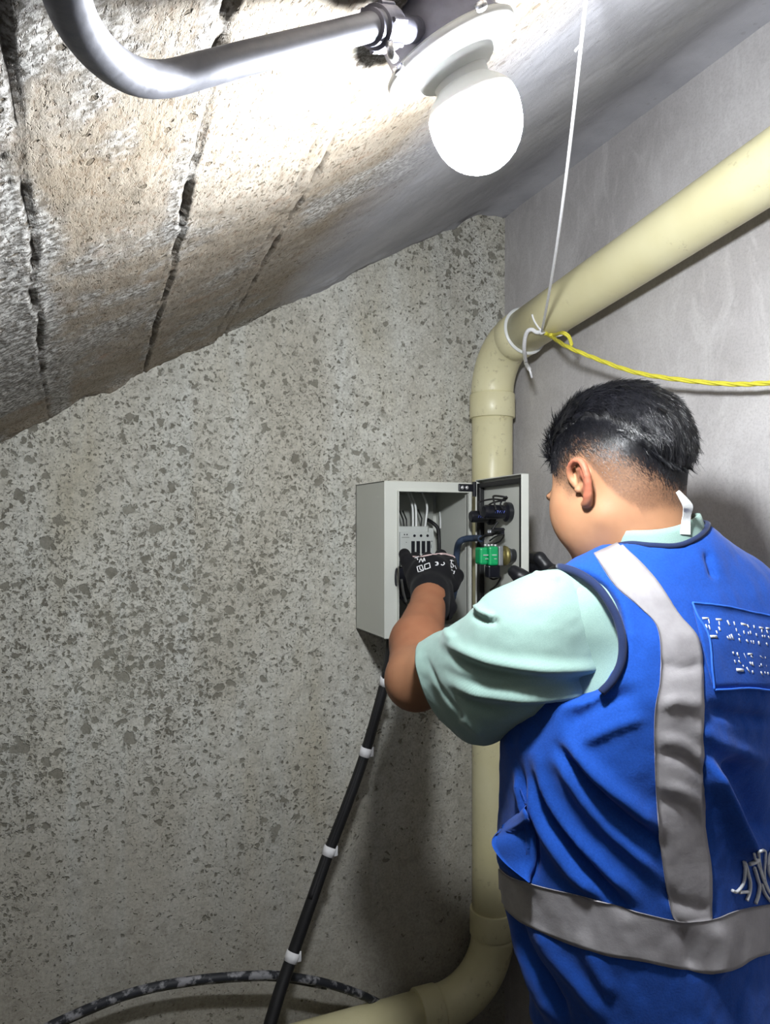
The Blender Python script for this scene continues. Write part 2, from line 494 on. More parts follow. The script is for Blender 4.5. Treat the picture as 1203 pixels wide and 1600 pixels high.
def mat_metal(name, c, rough, mt=.65):
    n = NT(name, rough, mt); co = n.coord()
    f = n.noise(n.coord((1, 1, 1)), 160, 4, .7); g = n.noise(co, 12, 3)
    n.col(n.mix(n.rng(g, .3, .7), tuple(x*.8 for x in lin(c)[:3])+(1,), lin(c)))
    n.put(n.b.inputs['Roughness'], n.rng(f, .3, .7, rough*.8, rough*1.35)); n.bump(f, .08, .001); return n.m
def mat_dirtycable():
    n = NT('dusty_hose', .6); co = n.coord()
    f = n.noise(co, 40, 4, .6)
    n.col(n.mix(n.rng(f, .5, .6), lin((36, 38, 44)), lin((142, 142, 146)))); n.bump(f, .3, .002); return n.m
def mat_emit():
    m = bpy.data.materials.new('lit_diffuser'); m.use_nodes = True; t = m.node_tree
    t.nodes.clear(); o = t.nodes.new('ShaderNodeOutputMaterial'); e = t.nodes.new('ShaderNodeEmission')
    e.inputs[0].default_value = (.93, .965, 1, 1); e.inputs[1].default_value = LAMP_STRENGTH
    t.links.new(e.outputs[0], o.inputs[0]); return m

M = dict(
    backwall=mat_backwall(), plaster=mat_plaster(), ceiling=mat_ceiling(), floor=mat_floor(), pvc=mat_pvc(),
    skin=mat_skin(), tape=mat_tape(), vest=mat_cloth('blue_vest_cloth', (25, 74, 164), wv=420, sheen=.08, wr=.4),
    navy=mat_cloth('navy_binding', (32, 44, 78), sheen=.1), shirt=mat_cloth('mint_polo_cloth', (136, 164, 156), wv=1300, sheen=.15, wr=.15),
    trousers=mat_cloth('grey_trouser_cloth', (96, 100, 98)), glove=mat_cloth('black_glove_knit', (20, 20, 23), wv=1100, rough=.85, sheen=.03),
    glovep=simple('glove_palm_rubber', (22, 23, 28), .42), white=simple('white_print', (226, 226, 228), .6, bump=.3), pink=simple('pale_knuckle_line', (196, 172, 170), .7),
    thread=simple('white_thread', (205, 208, 212), .7, nscale=300, bump=.4), bluethread=simple('blue_piping', (38, 100, 205), .7),
    enamel=simple('light_grey_enamel', (204, 206, 198), .38, var=.02, nscale=12, bump=.02), enameld=simple('grey_mounting_plate', (150, 152, 146), .45, var=.03),
    black=simple('black_rubber', (22, 22, 24), .55), blackp=simple('black_plastic', (24, 25, 32), .3), dkgrey=simple('dark_grey_plastic', (58, 60, 64), .4),
    chrome=mat_metal('bright_screw_metal', (220, 220, 224), .25), galv=mat_metal('galvanised_steel', (132, 133, 142), .5, .4), cast=mat_metal('cast_alloy', (120, 120, 134), .5),
    brass=mat_metal('dull_brass', (150, 140, 90), .4), zinc=mat_metal('zinc_plate', (168, 172, 176), .4),
    whitep=simple('white_plastic', (222, 224, 222), .35, var=.02), greyp=simple('pale_grey_plastic', (188, 192, 188), .4, var=.03),
    green=simple('green_plastic', (20, 158, 94), .35, var=.04), slate=simple('slate_blue_conduit', (56, 70, 92), .5), bluep=simple('blue_lettering', (96, 112, 200), .5),
    yellow=simple('yellow_rope_fibre', (205, 196, 62), .6, nscale=200, bump=.5), cord=simple('white_cord', (232, 232, 234), .6, nscale=200, bump=.3),
    hair=None, dirty=mat_dirtycable(), lamp=mat_emit(), yellowp=simple('yellow_insulation', (214, 196, 96), .5),
    eye=simple('eye_white', (225, 220, 215), .2), iris=simple('dark_iris', (30, 20, 16), .15), leather=simple('black_leather', (26, 25, 25), .45),
    strap=simple('white_tag_fabric', (214, 216, 214), .8, nscale=200, bump=.4))
hn = NT('black_hair', .3, spec=.7); hf = hn.noise(hn.coord(), 60, 3)
hn.col(hn.mix(hf, lin((10, 11, 15)), lin((26, 26, 31)))); M['hair'] = hn.m
M['scalp'] = simple('black_hair_mass', (9, 9, 12), .5, nscale=300, bump=.5, spec=.5)

# ------------------------------------------------------------------ the room
BW, RW = 1.574, 0.966        # back wall plane y, right wall plane x
CZ, CK = H+.2477, .573       # ceiling plane z = CZ + CK*x
FW, LW = -.75, -2.25
CN = np.array([CK, 0, -1.0]); CN /= np.linalg.norm(CN)       # points down into the room

def axis(*segs):
    out = []
    for (a, b, st) in segs: out.append(np.arange(a, b, st))
    out.append([segs[-1][1]]); return np.concatenate(out)
def grid_faces(nx, ny, flip=False):
    i, j = np.meshgrid(np.arange(nx-1), np.arange(ny-1), indexing='ij')
    a = (i*ny+j).ravel(); q = np.stack([a, a+ny, a+ny+1, a+1], 1)
    return q[:, ::-1] if flip else q
def slab(name, V, F, push, mat, zone=None):
    """close a relief surface into a slab with thickness behind it"""
    n = len(V); F = np.asarray(F)
    E = np.concatenate([F[:, [0, 1]], F[:, [1, 2]], F[:, [2, 3]], F[:, [3, 0]]])
    key = {}
    for a, b in E.tolist(): key[(a, b)] = 1
    rim = [(a, b) for (a, b) in key if (b, a) not in key]
    ring = sorted({a for e in rim for a in e}); mp = {a: n+i for i, a in enumerate(ring)}
    V2 = np.vstack([V, V[ring]+np.asarray(push)])
    F2 = F.tolist() + [[b, a, mp[a], mp[b]] for a, b in rim]
    # back face as an ordered loop
    nxt = {mp[b]: mp[a] for a, b in rim}; s = next(iter(nxt)); loop = [s]; c = nxt[s]
    while c != s and len(loop) < len(ring)+2: loop.append(c); c = nxt[c]
    F2.append(loop[::-1])
    o = obj(name, V2, F2, mat); setp(o, kind='structure')
    if zone is not None:
        at = o.data.color_attributes.new('zone', 'FLOAT_COLOR', 'POINT')
        z = np.zeros((len(V2), 4)); z[:n, :3] = zone; z[:, 3] = 1; at.data.foreach_set('color', z.ravel())
    return o

# ceiling: underside of a sloping concrete stair slab cast on boards
xs = axis((LW-.1, -.36, .02), (-.36, .5, .0032), (.5, RW+.02, .006)); ys = axis((FW-.1, .25, .02), (.25, BW+.02, .0036))
X, Y = np.meshgrid(xs, ys, indexing='ij'); X = X.ravel(); Y = Y.ravel()
seams = [((-.063, 1.574), (-.036, .467), .0016, .005), ((.115, 1.574), (.081, .497), .0018, .010), ((.277, 1.574), (.218, .54), .0026, .012), ((.255, 1.574), (.200, .54), .0016, .004),
         ((-.27, 1.574), (-.25, .467), .002, .006)]
disp = .0030*fbm(X*5, Y*5, o=4, seed=3) + .0011*fbm(X*45, Y*30, o=3, seed=9) + .0006*fbm(X*160, Y*45, o=2, seed=31)
level = 0; dark = np.zeros_like(X); xr = []
for k, (a, b, wd, dp) in enumerate(seams):
    sx = a[0]+(b[0]-a[0])*(Y-a[1])/(b[1]-a[1]) + .0045*fbm(Y*9, Y*0+k, o=5, seed=50+k)
    xr.append(sx); dd = np.abs(X-sx)
    brk = np.clip(.62+1.0*fbm(Y*16, Y*0+3*k, o=3, seed=70+k), .30, 1)
    wv = wd*(.35+1.0*brk)
    g = np.exp(-(dd/wv)**2)
    disp -= dp*g*brk
    disp += .0022*np.exp(-((dd-wd*2.2)/(wd*1.3))**2)*np.clip(fbm(X*60, Y*60, o=3, seed=90+k)+.3, 0, 1)
    dark = np.maximum(dark, np.clip(g*1.6, 0, 1)*np.clip(brk*1.5, 0, 1)*(1.0 if k != 3 else .5))
disp += np.where((X > xr[1]) & (X < xr[2]), .0016, 0)
crustm = np.clip((xr[0]+.012+.03*fbm(X*6, Y*6, o=4, seed=5)-X)*60, 0, 1)*np.clip((1.40+.08*fbm(X*5, Y*5, seed=6)-Y)*20, 0, 1)
crust2 = np.clip((.022-np.abs(X-(xr[0]+.02)))*90, 0, 1)*np.clip((Y-1.2)*8, 0, 1)
crust = np.maximum(crustm, crust2*.9)
crust = np.maximum(crust, np.clip((.012-np.abs(X-xr[1]+.006))*200, 0, 1)*.7*np.clip(fbm(X*12, Y*12, seed=8)*3+.5, 0, 1))
disp += crust*.0009*fbm(X*90, Y*90, o=3, seed=12)
edge = np.clip((Y-1.50)/.07, 0, 1)                      # lumpy mortar where slab and wall meet
disp += edge*(.017*fbm(X*17, Y*10, o=6, seed=21)+.005)
dark = np.maximum(dark, edge*np.clip(fbm(X*26, Y*30, o=4, seed=23)*2.6-.4, 0, 1))
mound = np.exp(-((X-.50)/.035)**2-((Y-1.50)/.05)**2); disp += .016*mound*(1+.6*fbm(X*40, Y*40, o=3, seed=77))
smoothz = np.clip((X-.34+.05*fbm(X*6, Y*6, o=4, seed=33))*9, 0, 1)
disp *= (1-.45*smoothz)
disp += .045*np.clip((X-(RW-.10))/.10, 0, 1)**2      # plaster cove into the right wall
Vc = np.stack([X, Y, CZ+CK*X], 1) + CN*disp[:, None]
Fc = grid_faces(len(xs), len(ys), flip=True)
slab('ceiling', Vc, Fc, (0, 0, .12), M['ceiling'], np.stack([crust, smoothz, dark], 1))

# back wall
xs = axis((LW-.1, -.3, .03), (-.3, RW+.06, .006)); zs = axis((0, .35, .02), (.35, H+.9, .006))
X, Z = np.meshgrid(xs, zs, indexing='ij'); X = X.ravel(); Z = Z.ravel()
d = .0022*fbm(X*4, Z*4, o=4, seed=41)+.0010*fbm(X*40, Z*40, o=3, seed=42)
Vb = np.stack([X, BW-d, Z], 1)
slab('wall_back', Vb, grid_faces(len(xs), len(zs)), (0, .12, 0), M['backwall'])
# right wall
ys = axis((FW-.1, .4, .03), (.4, BW+.05, .008)); zs = axis((0, .35, .02), (.35, H+.9, .008))
Y, Z = np.meshgrid(ys, zs, indexing='ij'); Y = Y.ravel(); Z = Z.ravel()
d = .0035*fbm(Y*3, Z*3, o=4, seed=61)
Vr = np.stack([RW-d, Y, Z], 1)
slab('wall_right', Vr, grid_faces(len(ys), len(zs), flip=True), (.12, 0, 0), M['plaster'])
b = MB(); b.box((LW-.1, FW-.12, -.12), (RW+.12, BW+.12, 0)); setp(b.build('floor', M['floor'], smooth=False), kind='structure')
b = MB(); b.box((LW-.1, FW-.12, 0), (RW+.12, FW, H+.9)); setp(b.build('wall_front', M['plaster'], smooth=False), kind='structure')
b = MB(); b.box((LW-.12, FW-.12, 0), (LW, BW+.12, .6)); setp(b.build('wall_left', M['plaster'], smooth=False), kind='structure')

# ------------------------------------------------------------------ pipes
PX, PY, PR = .888, 1.502, .0473
def collar(o, ax, L, name, parent, r=PR+.0055):
    m = MB(); m.lathe(o, ax, [(PR-.001, -.001), (r-.001, 0), (r, .0015), (r, L-.0015), (r-.001, L), (PR-.001, L+.001)], 40)
    return autosmooth(m.build(name, M['pvc'], parent), 40)
drain = empty('drain_pipe', (PX, PY, 0), 'cream plastic drain pipe standing in the corner, rising along the right wall overhead', 'pipe')
sl = .127; zt = H+.403
dirS = np.array([0, -1, sl]); dirS /= np.linalg.norm(dirS)
R0 = .098
pc = np.array([PX, PY, zt])
e0 = pc-np.array([0, 0, 1])*R0; e1 = pc+dirS*R0
def bez(a, b, c, n=14):
    t = np.linspace(0, 1, n)[:, None]; k = .37
    p1 = a+(b-a)*.56; p2 = c+(b-c)*.56
    return (1-t)**3*a+3*(1-t)**2*t*p1+3*(1-t)*t*t*p2+t**3*c
zlow = H-1.100
RL = .143
m = MB(); m.tube(np.linspace((PX, PY, zlow+.1), e0, 8), PR, 48); m.build('vertical_run', M['pvc'], drain)
m = MB(); m.tube(bez(e0, pc, e1, 20), PR+.002, 48); m.build('upper_elbow', M['pvc'], drain)
send = pc+dirS*((PY-FW-.01)/-dirS[1])
m = MB(); m.tube(np.linspace(e1, send, 12), PR, 48); m.build('overhead_run', M['pvc'], drain)
collar(e0-np.array([0, 0, .055]), (0, 0, 1), .055, 'collar', drain)
collar(e1-dirS*.004, dirS, .045, 'collar', drain, PR+.0045)
m = MB(); m.lathe(e1+dirS*.0415, dirS, [(PR, -.001), (PR+.0058, 0), (PR+.0058, .0018), (PR, .003)], 40); m.build('sealing_ring', M['whitep'], drain)
lc = np.array([PX, PY, zlow])
l0 = lc+np.array([0, 0, 1])*RL; l1 = lc+np.array([-1, 0, 0])*RL
m = MB(); m.tube(bez(l0, lc, l1, 20), PR+.002, 48); m.build('lower_elbow', M['pvc'], drain)
collar(l0, (0, 0, 1), .058, 'collar', drain); collar(l1, (-1, 0, 0), .05, 'collar', drain)
m = MB(); m.tube(np.linspace(l1, (-1.9, PY, zlow-.02), 14), PR, 48); m.build('low_run', M['pvc'], drain)
# ------------------------------------------------------------------ electrical enclosure
X0, X1, Y0, Y1, Z0, Z1 = .5736, .778, 1.402, BW-.001, H-.2356, H+.0909
encl = empty('electrical_enclosure', ((X0+X1)/2, Y1, Z0), 'light grey steel electrical box with its door swung open, fixed to the mottled concrete wall', 'electrical box')
m = MB(); th = .003
m.box((X0, Y0, Z0), (X0+th, Y1, Z1), .0008); m.box((X1-th, Y0, Z0), (X1, Y1, Z1), .0008)
m.box((X0, Y0, Z1-th), (X1, Y1, Z1), .0008); m.box((X0, Y0, Z0), (X1, Y1, Z0+th), .0008)
m.box((X0, Y1-th, Z0), (X1, Y1, Z1))
fl, fr, ft = .030, .011, .022
m.box((X0+.0005, Y0-.001, Z0+.0005), (X0+fl, Y0+.004, Z1-.0005), .0012); m.box((X1-fr, Y0-.001, Z0+.0005), (X1-.0005, Y0+.004, Z1-.0005), .0012)
m.box((X0+fl-.002, Y0-.001, Z1-ft), (X1-fr+.002, Y0+.004, Z1-.0005), .0012); m.box((X0+fl-.002, Y0-.001, Z0+.0005), (X1-fr+.002, Y0+.004, Z0+ft), .0012)
# turned lip round the opening
m.box((X0+fl-.002, Y0-.008, Z0+ft), (X0+fl, Y0+.012, Z1-ft), .0006); m.box((X1-fr, Y0-.008, Z0+ft), (X1-fr+.002, Y0+.012, Z1-ft), .0006)
m.box((X0+fl-.002, Y0-.008, Z1-ft), (X1-fr+.002, Y0+.012, Z1-ft+.002), .0006); m.box((X0+fl-.002, Y0-.008, Z0+ft-.002), (X1-fr+.002, Y0+.012, Z0+ft), .0006)
m.build('cabinet_body', M['enamel'], encl, smooth=False)
m = MB(); m.box((X0+.02, Y1-.022, Z0+.02), (X1-.02, Y1-.018, Z1-.02), .001)
for (a, c) in ((.03, .03), (.03, -.03), (-.03, .03), (-.03, -.03)):
    px, pz = (X0+a if a > 0 else X1+a), (Z0+c if c > 0 else Z1+c)
    m.tube([(px, Y1-.02, pz), (px, Y1-.003, pz)], .004, 10)
m.build('mounting_plate', M['enameld'], encl, smooth=False)
m = MB(); m.box((X1-.034, Y0-.005, Z1-.019), (X1+.003, Y0+.0, Z1-.003), .002); m.tube([(X1+.004, Y0-.004, Z1-.03), (X1+.004, Y0-.004, Z1+.002)], .0045, 14)
hg = m.build('hinge', M['blackp'], encl, smooth=False)
for k in range(2):
    m = MB(); m.lathe((X1-.026+k*.011, Y0-.005, Z1-.011), (0, -1, 0), [(.0042, 0), (.0040, .0015), (.0025, .0028), (.0, .003)], 16); m.build('screw', M['chrome'], hg)
# door
DW = .218; th_d = math.radians(-6.0)
dh = np.array([X1+.006, Y0-.004]); dd = np.array([math.sin(th_d), -math.cos(th_d)]); dn = np.array([-math.cos(th_d), -math.sin(th_d)])   # along door, inner normal
def DR(p):   # p = (along door, out of the inner face, height)
    q = dh+dd*p[0]+dn*p[1]; return np.array([q[0], q[1], p[2]])
dz0, dz1 = Z0-.002, Z1+.006
m = MB()
m.box((0, -.016, dz0), (DW, -.0135, dz1), .001, R=DR)
for (a, c, e, g) in ((0, .0025, dz0, dz1), (DW-.0025, DW, dz0, dz1), (0, DW, dz0, dz0+.0025), (0, DW, dz1-.0025, dz1)): m.box((a, -.016, e), (c, 0.0, g), .001, R=DR)
door = m.build('door', M['enamel'], encl, smooth=False)
m = MB(); g = .008; gw = .010
for (a, c, e, q) in ((.003, g+gw*1.1, dz0+g, dz1-g), (DW-g-gw*.7, DW-g+.001, dz0+g, dz1-g), (g, DW-g, dz0+g, dz0+g+gw), (g, DW-g, dz1-g-gw, dz1-g)): m.box((a, -.0135, e), (c, -.002, q), .002, R=DR)
m.build('gasket', M['black'], door, smooth=False)
def DRp(u, v, out):
    """point on the door's inner side at a sight line"""
    d_ = ray(u, v); A = np.array([[d_[0], -dd[0]], [d_[1], -dd[1]]]); s = np.linalg.solve(A, dh+dn*out)
    return np.array([s[1], out, H+d_[2]*s[0]])
D3 = lambda p: DR(np.asarray(p, float)); DN3 = np.array([dn[0], dn[1], 0.0])
# selector switch with green contact block
c = DRp(803, 868, -.0135); base = D3(c)
m = MB(); m.lathe(base, DN3, [(.013, -.001), (.013, .010), (.015, .010), (.015, .014), (.012, .014)], 24); sw = m.build('selector_switch', M['dkgrey'], door)
m = MB(); m.lathe(base+DN3*.016, DN3, [(.010, 0), (.0185, .0), (.0195, .004), (.0175, .007), (.012, .009), (.012, .014), (.008, .014)], 24); autosmooth(m.build('lock_ring', M['brass'], sw))
def dbox(name, mat, parent, c, o0, o1, hw, hz, bev=.0015):
    m = MB(); m.box((c[0]-hw, o0, c[2]-hz), (c[0]+hw, o1, c[2]+hz), bev, R=DR); return m.build(name, mat, parent, smooth=False)
dbox('adapter_plate', M['zinc'], sw, c, .017, .026, .0165, .0185)
dbox('contact_block', M['green'], sw, c, .026, .046, .0150, .0185, .004); dbox('contact_block', M['green'], sw, c, .047, .064, .0135, .0165, .004)
m = MB()
for k in range(2): m.box((c[0]-.0155, .030+k*.018, c[2]+.001), (c[0]+.0155, .040+k*.018, c[2]+.003), .0005, R=DR); m.box((c[0]-.0155, .030+k*.018, c[2]-.006), (c[0]+.0155, .036+k*.018, c[2]-.0045), .0005, R=DR)
m.build('terminal_mark', M['greyp'], sw, smooth=False)
dbox('lower_terminal', M['blackp'], sw, (c[0], 0, c[2]-.030), .020, .045, .010, .012, .003)
m = MB()
for k in range(4): m.lathe(D3((c[0]-.008+.016*(k % 2), .030+.014*(k//2), c[2]+.018)), (0, 0, 1), [(.003, 0), (.003, .004), (.001, .005)], 10)
m.build('terminal_screw', M['chrome'], sw)
# two black pilot-light bodies above, end to end with blue lettering
for k, (u, v, ln, rr) in enumerate(((797, 800, .040, .0165), (764, 812, .034, .0145))):
    c2 = DRp(u, v, -.0135) if k == 0 else DRp(780, 807, -.0135)
    bs = D3(c2); off = 0 if k == 0 else .030
    if k == 1: c2 = c2+np.array([-.030, 0, 0]); bs = D3(c2); off = .0
    m = MB(); m.lathe(bs, DN3, [(rr*1.15, .0), (rr*1.2, .004), (rr*1.2, .010), (rr*.85, .014), (rr*.85, .014+ln), (rr*.7, .017+ln), (.0, .0175+ln)], 24)
    pl = autosmooth(m.build('pilot_light', M['blackp'], door))
    m = MB()                                                   # lettering band: small raised strokes
    ra = rr*.86
    for q in range(5):
        a0 = -.55+q*.05
        o_ = bs+DN3*(.020+q*.0045)
        # direction towards the viewer
        vd = CAM-o_; vd -= DN3*(vd@DN3); vd /= np.linalg.norm(vd)
        upv = np.cross(DN3, vd); 
        pts = [o_+vd*ra*1.01-upv*.0025+DN3*.0005, o_+vd*ra*1.015, o_+vd*ra*1.01+upv*.0025-DN3*.0015]
        m.tube(pts, .0007, 6)
        if q % 2: m.tube([pts[2], pts[2]+DN3*.003], .0007, 6)
    m.build('lettering', M['bluep'], pl)
# wires on the door
def dwire(pts, r, mat, parent, name='wire'):
    P = spline([D3(p) for p in pts], 8); m = MB(); m.tube(P, r, 8); return m.build(name, mat, parent)
def dp(u, v, out): return DRp(u, v, out)
dwire([dp(752, 806, .04), dp(748, 790, .04), dp(750, 784, .035), dp(768, 780, .02), dp(785, 781, .012), dp(792, 779, .01)], .0018, M['black'], door)
dwire([dp(754, 802, .035), dp(765, 788, .03), dp(780, 783, .02), dp(790, 782, .012)], .0018, M['black'], door)
dwire([dp(775, 797, .03), dp(771, 780, .03), dp(772, 775, .025), dp(785, 776, .02), dp(793, 778, .01)], .0020, M['black'], door)
dwire([dp(785, 795, .02), dp(782, 787, .02), dp(788, 778, .015), dp(792, 776, .01)], .0018, M['black'], door)
dwire([dp(778, 815, .02), dp(770, 828, .03), dp(782, 829, .02), dp(788, 827, .015)], .0020, M['black'], door)
dwire([dp(765, 845, .03), dp(775, 838, .025), dp(787, 835, .015), dp(782, 845, .015), dp(772, 850, .02)], .0016, M['black'], door)
dwire([dp(760, 898, .03), dp(770, 905, .02), dp(782, 902, .012), dp(775, 915, .012), dp(766, 922, .006)], .0018, M['black'], door)
dwire([dp(750, 842, .03), dp(760, 836, .03), dp(772, 834, .02), dp(780, 828, .02)], .0030, M['black'], door)
c3 = dp(778, 830, .010); dbox('terminal_block', M['blackp'], door, c3, .0, .022, .010, .007, .002)
m = MB()
for k in range(3): m.lathe(D3((c3[0]-.022+k*.008, .02, c3[2]-.004)), (0, 0, 1), [(.0028, -.006), (.0028, .006), (.001, .007)], 10)
m.build('ferrule', M['zinc'], door)
# spiral-wrapped loom from the cabinet to the door
pts = [D3(dp(752, 842, .028)), D3(dp(744, 841, .02)), onY(728, 842, Y0-.02), onY(718, 847, Y0-.005), onY(714, 860, Y0+.02), onY(713, 880, Y0+.03), onY(714, 900, Y0+.05), onY(709, 930, Y0+.07), onY(700, 965, Y0+.10)]
P = spline(pts, 14); rr = .0066+.0007*np.sin(np.arange(len(P))*math.pi)
m = MB(); m.tube(P, rr+.0006*(np.arange(len(P)) % 2), 14); m.build('spiral_cable_loom', M['slate'], encl)
# contactor with overload relay
CYf = Y0+.050
CX0, CX1 = onY(625, 840, CYf)[0], onY(674, 840, CYf)[0]
zc1 = onY(650, 831, CYf)[2]
SX = lambda u: onY(u, 840, CYf)[0]
m = MB(); m.box((CX0, CYf, zc1-.075), (CX1, Y1-.022, zc1), .002); m.box((CX0+.002, CYf+.012, zc1-.002), (CX1-.002, Y1-.030, zc1+.012), .002)
con = m.build('contactor', M['greyp'], encl, smooth=False)
m = MB()
for k in range(4): m.box((SX(642.5+k*8.1), CYf-.0008, zc1-.048), (SX(648+k*8.1), CYf+.001, zc1-.020), .0005)
for k in range(3): m.lathe((SX(647.5+k*10.2), CYf+.0003, zc1-.0085), (0, -1, 0), [(.0030, 0), (.0030, .001)], 14)
for k in range(2): m.box((CX0+.009+k*.006, CYf-.0008, zc1-.007), (CX0+.0115+k*.006, CYf+.001, zc1-.0045))
m.box((CX0+.014, CYf-.0006, zc1-.0235), (CX0+.0155, CYf+.001, zc1-.022))
m.box((CX0+.004, CYf-.0005, zc1-.0125), (CX0+.022, CYf+.001, zc1-.0117))
m.build('terminal_slots', M['blackp'], con, smooth=False)
m = MB()
for k in range(7): m.box((CX0-.006+k*.0105, CYf+.018, zc1+.002), (CX0+.000+k*.0105, CYf+.026, zc1+.010), .0005)
m.build('terminal_clamp', M['whitep'], con, smooth=False)
m = MB(); m.box((CX1+.0015, CYf+.016, zc1-.055), (CX1+.014, Y1-.022, zc1+.008), .002); r_ = m.build('auxiliary_contact', M['greyp'], con, smooth=False)
m = MB(); m.box((CX1+.004, CYf+.0152, zc1-.036), (CX1+.0075, CYf+.017, zc1-.028)); m.box((CX1+.003, CYf+.0152, zc1-.022), (CX1+.010, CYf+.017, zc1-.0205)); m.build('marking', M['blackp'], r_, smooth=False)
m = MB(); m.box((CX0-.002, CYf+.004, zc1-.145), (CX1+.004, Y1-.022, zc1-.077), .003); m.build('overload_relay', M['blackp'], encl, smooth=False)
for (u, v1, v0, uu) in ((646, 832, 790, 644), (651, 830, 791, 649), (664, 832, 790, 667)):
    m = MB(); a = onY(u-1, v1, CYf+.018); b_ = onY(uu, v0, CYf+.03); t_ = b_+np.array([0.002, .03, .03])
    m.tube(spline([a, (a+b_)/2+np.array([.001, 0, 0]), b_, t_], 6), .0024, 10); m.build('white_wire', M['whitep'], encl)
for (u, v1, v0, uu) in ((631, 830, 812, 630), (636, 830, 812, 635), (657, 829, 810, 659)):
    m = MB(); a = onY(u, v1, CYf+.03); b_ = onY(uu, v0, CYf+.04); m.tube([a, b_, b_+np.array([0, .02, .02])], .0016, 8); m.build('black_wire', M['black'], encl)
m = MB(); P = [onY(686, 868, Y0+.09), onY(686, 845, Y0+.09), onY(684, 826, Y0+.10), onY(676, 817, Y0+.11), onY(668, 812, Y0+.13)]; m.tube(spline(P, 6), .0042, 12); m.build('black_wire', M['black'], encl)
m = MB(); P = [onY(688, 826, Y0+.10), onY(688, 812, Y0+.10), onY(687, 800, Y0+.12)]; m.tube(spline(P, 5), .002, 8); m.build('white_wire', M['whitep'], encl)
m = MB(); P = [onY(629, 872, Y0+.03), onY(620, 888, Y0+.0), onY(618, 905, Y0-.004), onY(621, 925, Y0+.01), onY(634, 945, Y0+.05)]; m.tube(spline(P, 6), .0022, 8); m.build('grey_wire', M['dkgrey'], encl)
m = MB(); m.tube([onY(637, 955, Y0+.03), onY(640, 944, Y0+.03)], .004, 12); m.build('yellow_wire', M['yellowp'], encl)
m = MB(); P = [onY(627, 905, Y0+.03), onY(630, 925, Y0+.03), onY(634, 940, Y0+.04)]; m.tube(spline(P, 6), .003, 8); m.build('white_wire', M['whitep'], encl)

# black cable dropping from the box, ringed with white tape bands
cable = empty('taped_black_cable', (.4, 1.45, .3), 'thick black cable with white tape bands hanging from the grey electrical box', 'cable')
cp = [np.array([.640, 1.52, Z0+.004]), L2W(PL(606, 1040, 1.535)[None])[0], L2W(PL(599, 1075, 1.53)[None])[0], L2W(PL(571, 1175, 1.52)[None])[0], L2W(PL(543, 1255, 1.50)[None])[0],
      L2W(PL(514, 1330, 1.48)[None])[0], L2W(PL(486, 1410, 1.45)[None])[0], L2W(PL(456, 1495, 1.42)[None])[0], L2W(PL(434, 1560, 1.39)[None])[0], L2W(PL(412, 1640, 1.35)[None])[0], L2W(PL(380, 1790, 1.25)[None])[0]]
cp[-1][2] = max(cp[-1][2], .2); cp.append(cp[-1]+np.array([-.10, -.02, -.12])); cp.append(np.array([cp[-1][0]-.22, cp[-1][1]-.02, .016]))
P = spline(cp, 10)
m = MB(); m.tube(P, np.linspace(.0098, .0135, len(P)), 20); m.tube(P[12:60]+np.array([-.006, -.004, 0]), np.linspace(.004, .007, 48), 12); m.build('cable_sheath', M['black'], cable)
u_, v_ = pix(np.stack([(P-CAM)@RV, (P-CAM)@FV, (P-CAM)[:, 2]], 1))
for vv in (1063, 1177, 1330, 1494):
    i = int(np.argmin(np.abs(v_-vv))); tng = P[i+1]-P[i-1]; tng /= np.linalg.norm(tng)
    rr = np.linspace(.0098, .0135, len(P))[i]+.0018
    m = MB(); m.lathe(P[i]-tng*.009, tng, [(rr-.002, -.0002), (rr, 0), (rr, .018), (rr-.002, .0182)], 20)
    m.box(P[i]+RV*rr*.7-.002-UV*.008, P[i]+RV*(rr+.003)+.002+UV*.008, .0005)
    m.build('tape_band', M['white'], cable)
# dusty hose looped against the wall
hp = [onY(-20, 1660, 1.50), onY(85, 1600, 1.50), onY(200, 1553, 1.50), onY(300, 1532, 1.50), onY(400, 1524, 1.49), onY(450, 1526, 1.49), onY(515, 1538, 1.49), onY(580, 1562, 1.52), onY(640, 1600, 1.558), onY(690, 1660, 1.560)]
m = MB(); m.tube(spline(hp, 8), .0088, 14)
for k in (0,):
    m.tube(spline([p+np.array([0, .022, -.02]) for p in hp[1:-3]], 8), .0045, 10)
setp(m.build('black_hose', M['dirty']), 'dusty dark hose bent in an arch low against the concrete wall, crossing the taped cable', 'hose')

# ------------------------------------------------------------------ ceiling lamp and conduit
def onC(u, v, off):
    """sight line meets the plane lying 'off' below the ceiling"""
    d_ = ray(u, v); o_ = np.array([0, 0, CZ])+CN*off
    return CAM+d_*(((o_-CAM)@CN)/(d_@CN))
LC = onC(672, 16, .0)
lampo = empty('ceiling_lamp', LC, 'round white lampholder with a glaring white bulb, mounted on the sloping concrete ceiling', 'lamp')
jb = .030
m = MB(); m.lathe(LC, CN, [(.044, -.002), (.044, jb-.004), (.046, jb-.004), (.046, jb)], 40); autosmooth(m.build('junction_box', M['cast'], lampo))
m = MB(); m.lathe(LC+CN*jb, CN, [(.050, 0), (.0525, .002), (.0525, .006), (.049, .009), (.040, .011), (.031, .013), (.030, .017), (.027, .019), (.0215, .021), (.0205, .030), (.018, .031)], 48); autosmooth(m.build('lampholder', M['whitep'], lampo), 50)
BA = CN + np.array([-.10, .03, 0.0]); BA /= np.linalg.norm(BA)
bo = LC+CN*(jb+.026)
m = MB(); m.lathe(bo, BA, [(.016, -.006), (.020, .000), (.027, .006), (.0325, .012), (.0340, .016)], 40)
blb = m.build('bulb', M['whitep'], lampo)
prof = [(.0340, .016), (.0352, .022), (.0355, .027)]+[(.035*math.cos(a), .030+.037*math.sin(a)) for a in np.linspace(.1, math.pi/2, 8)]
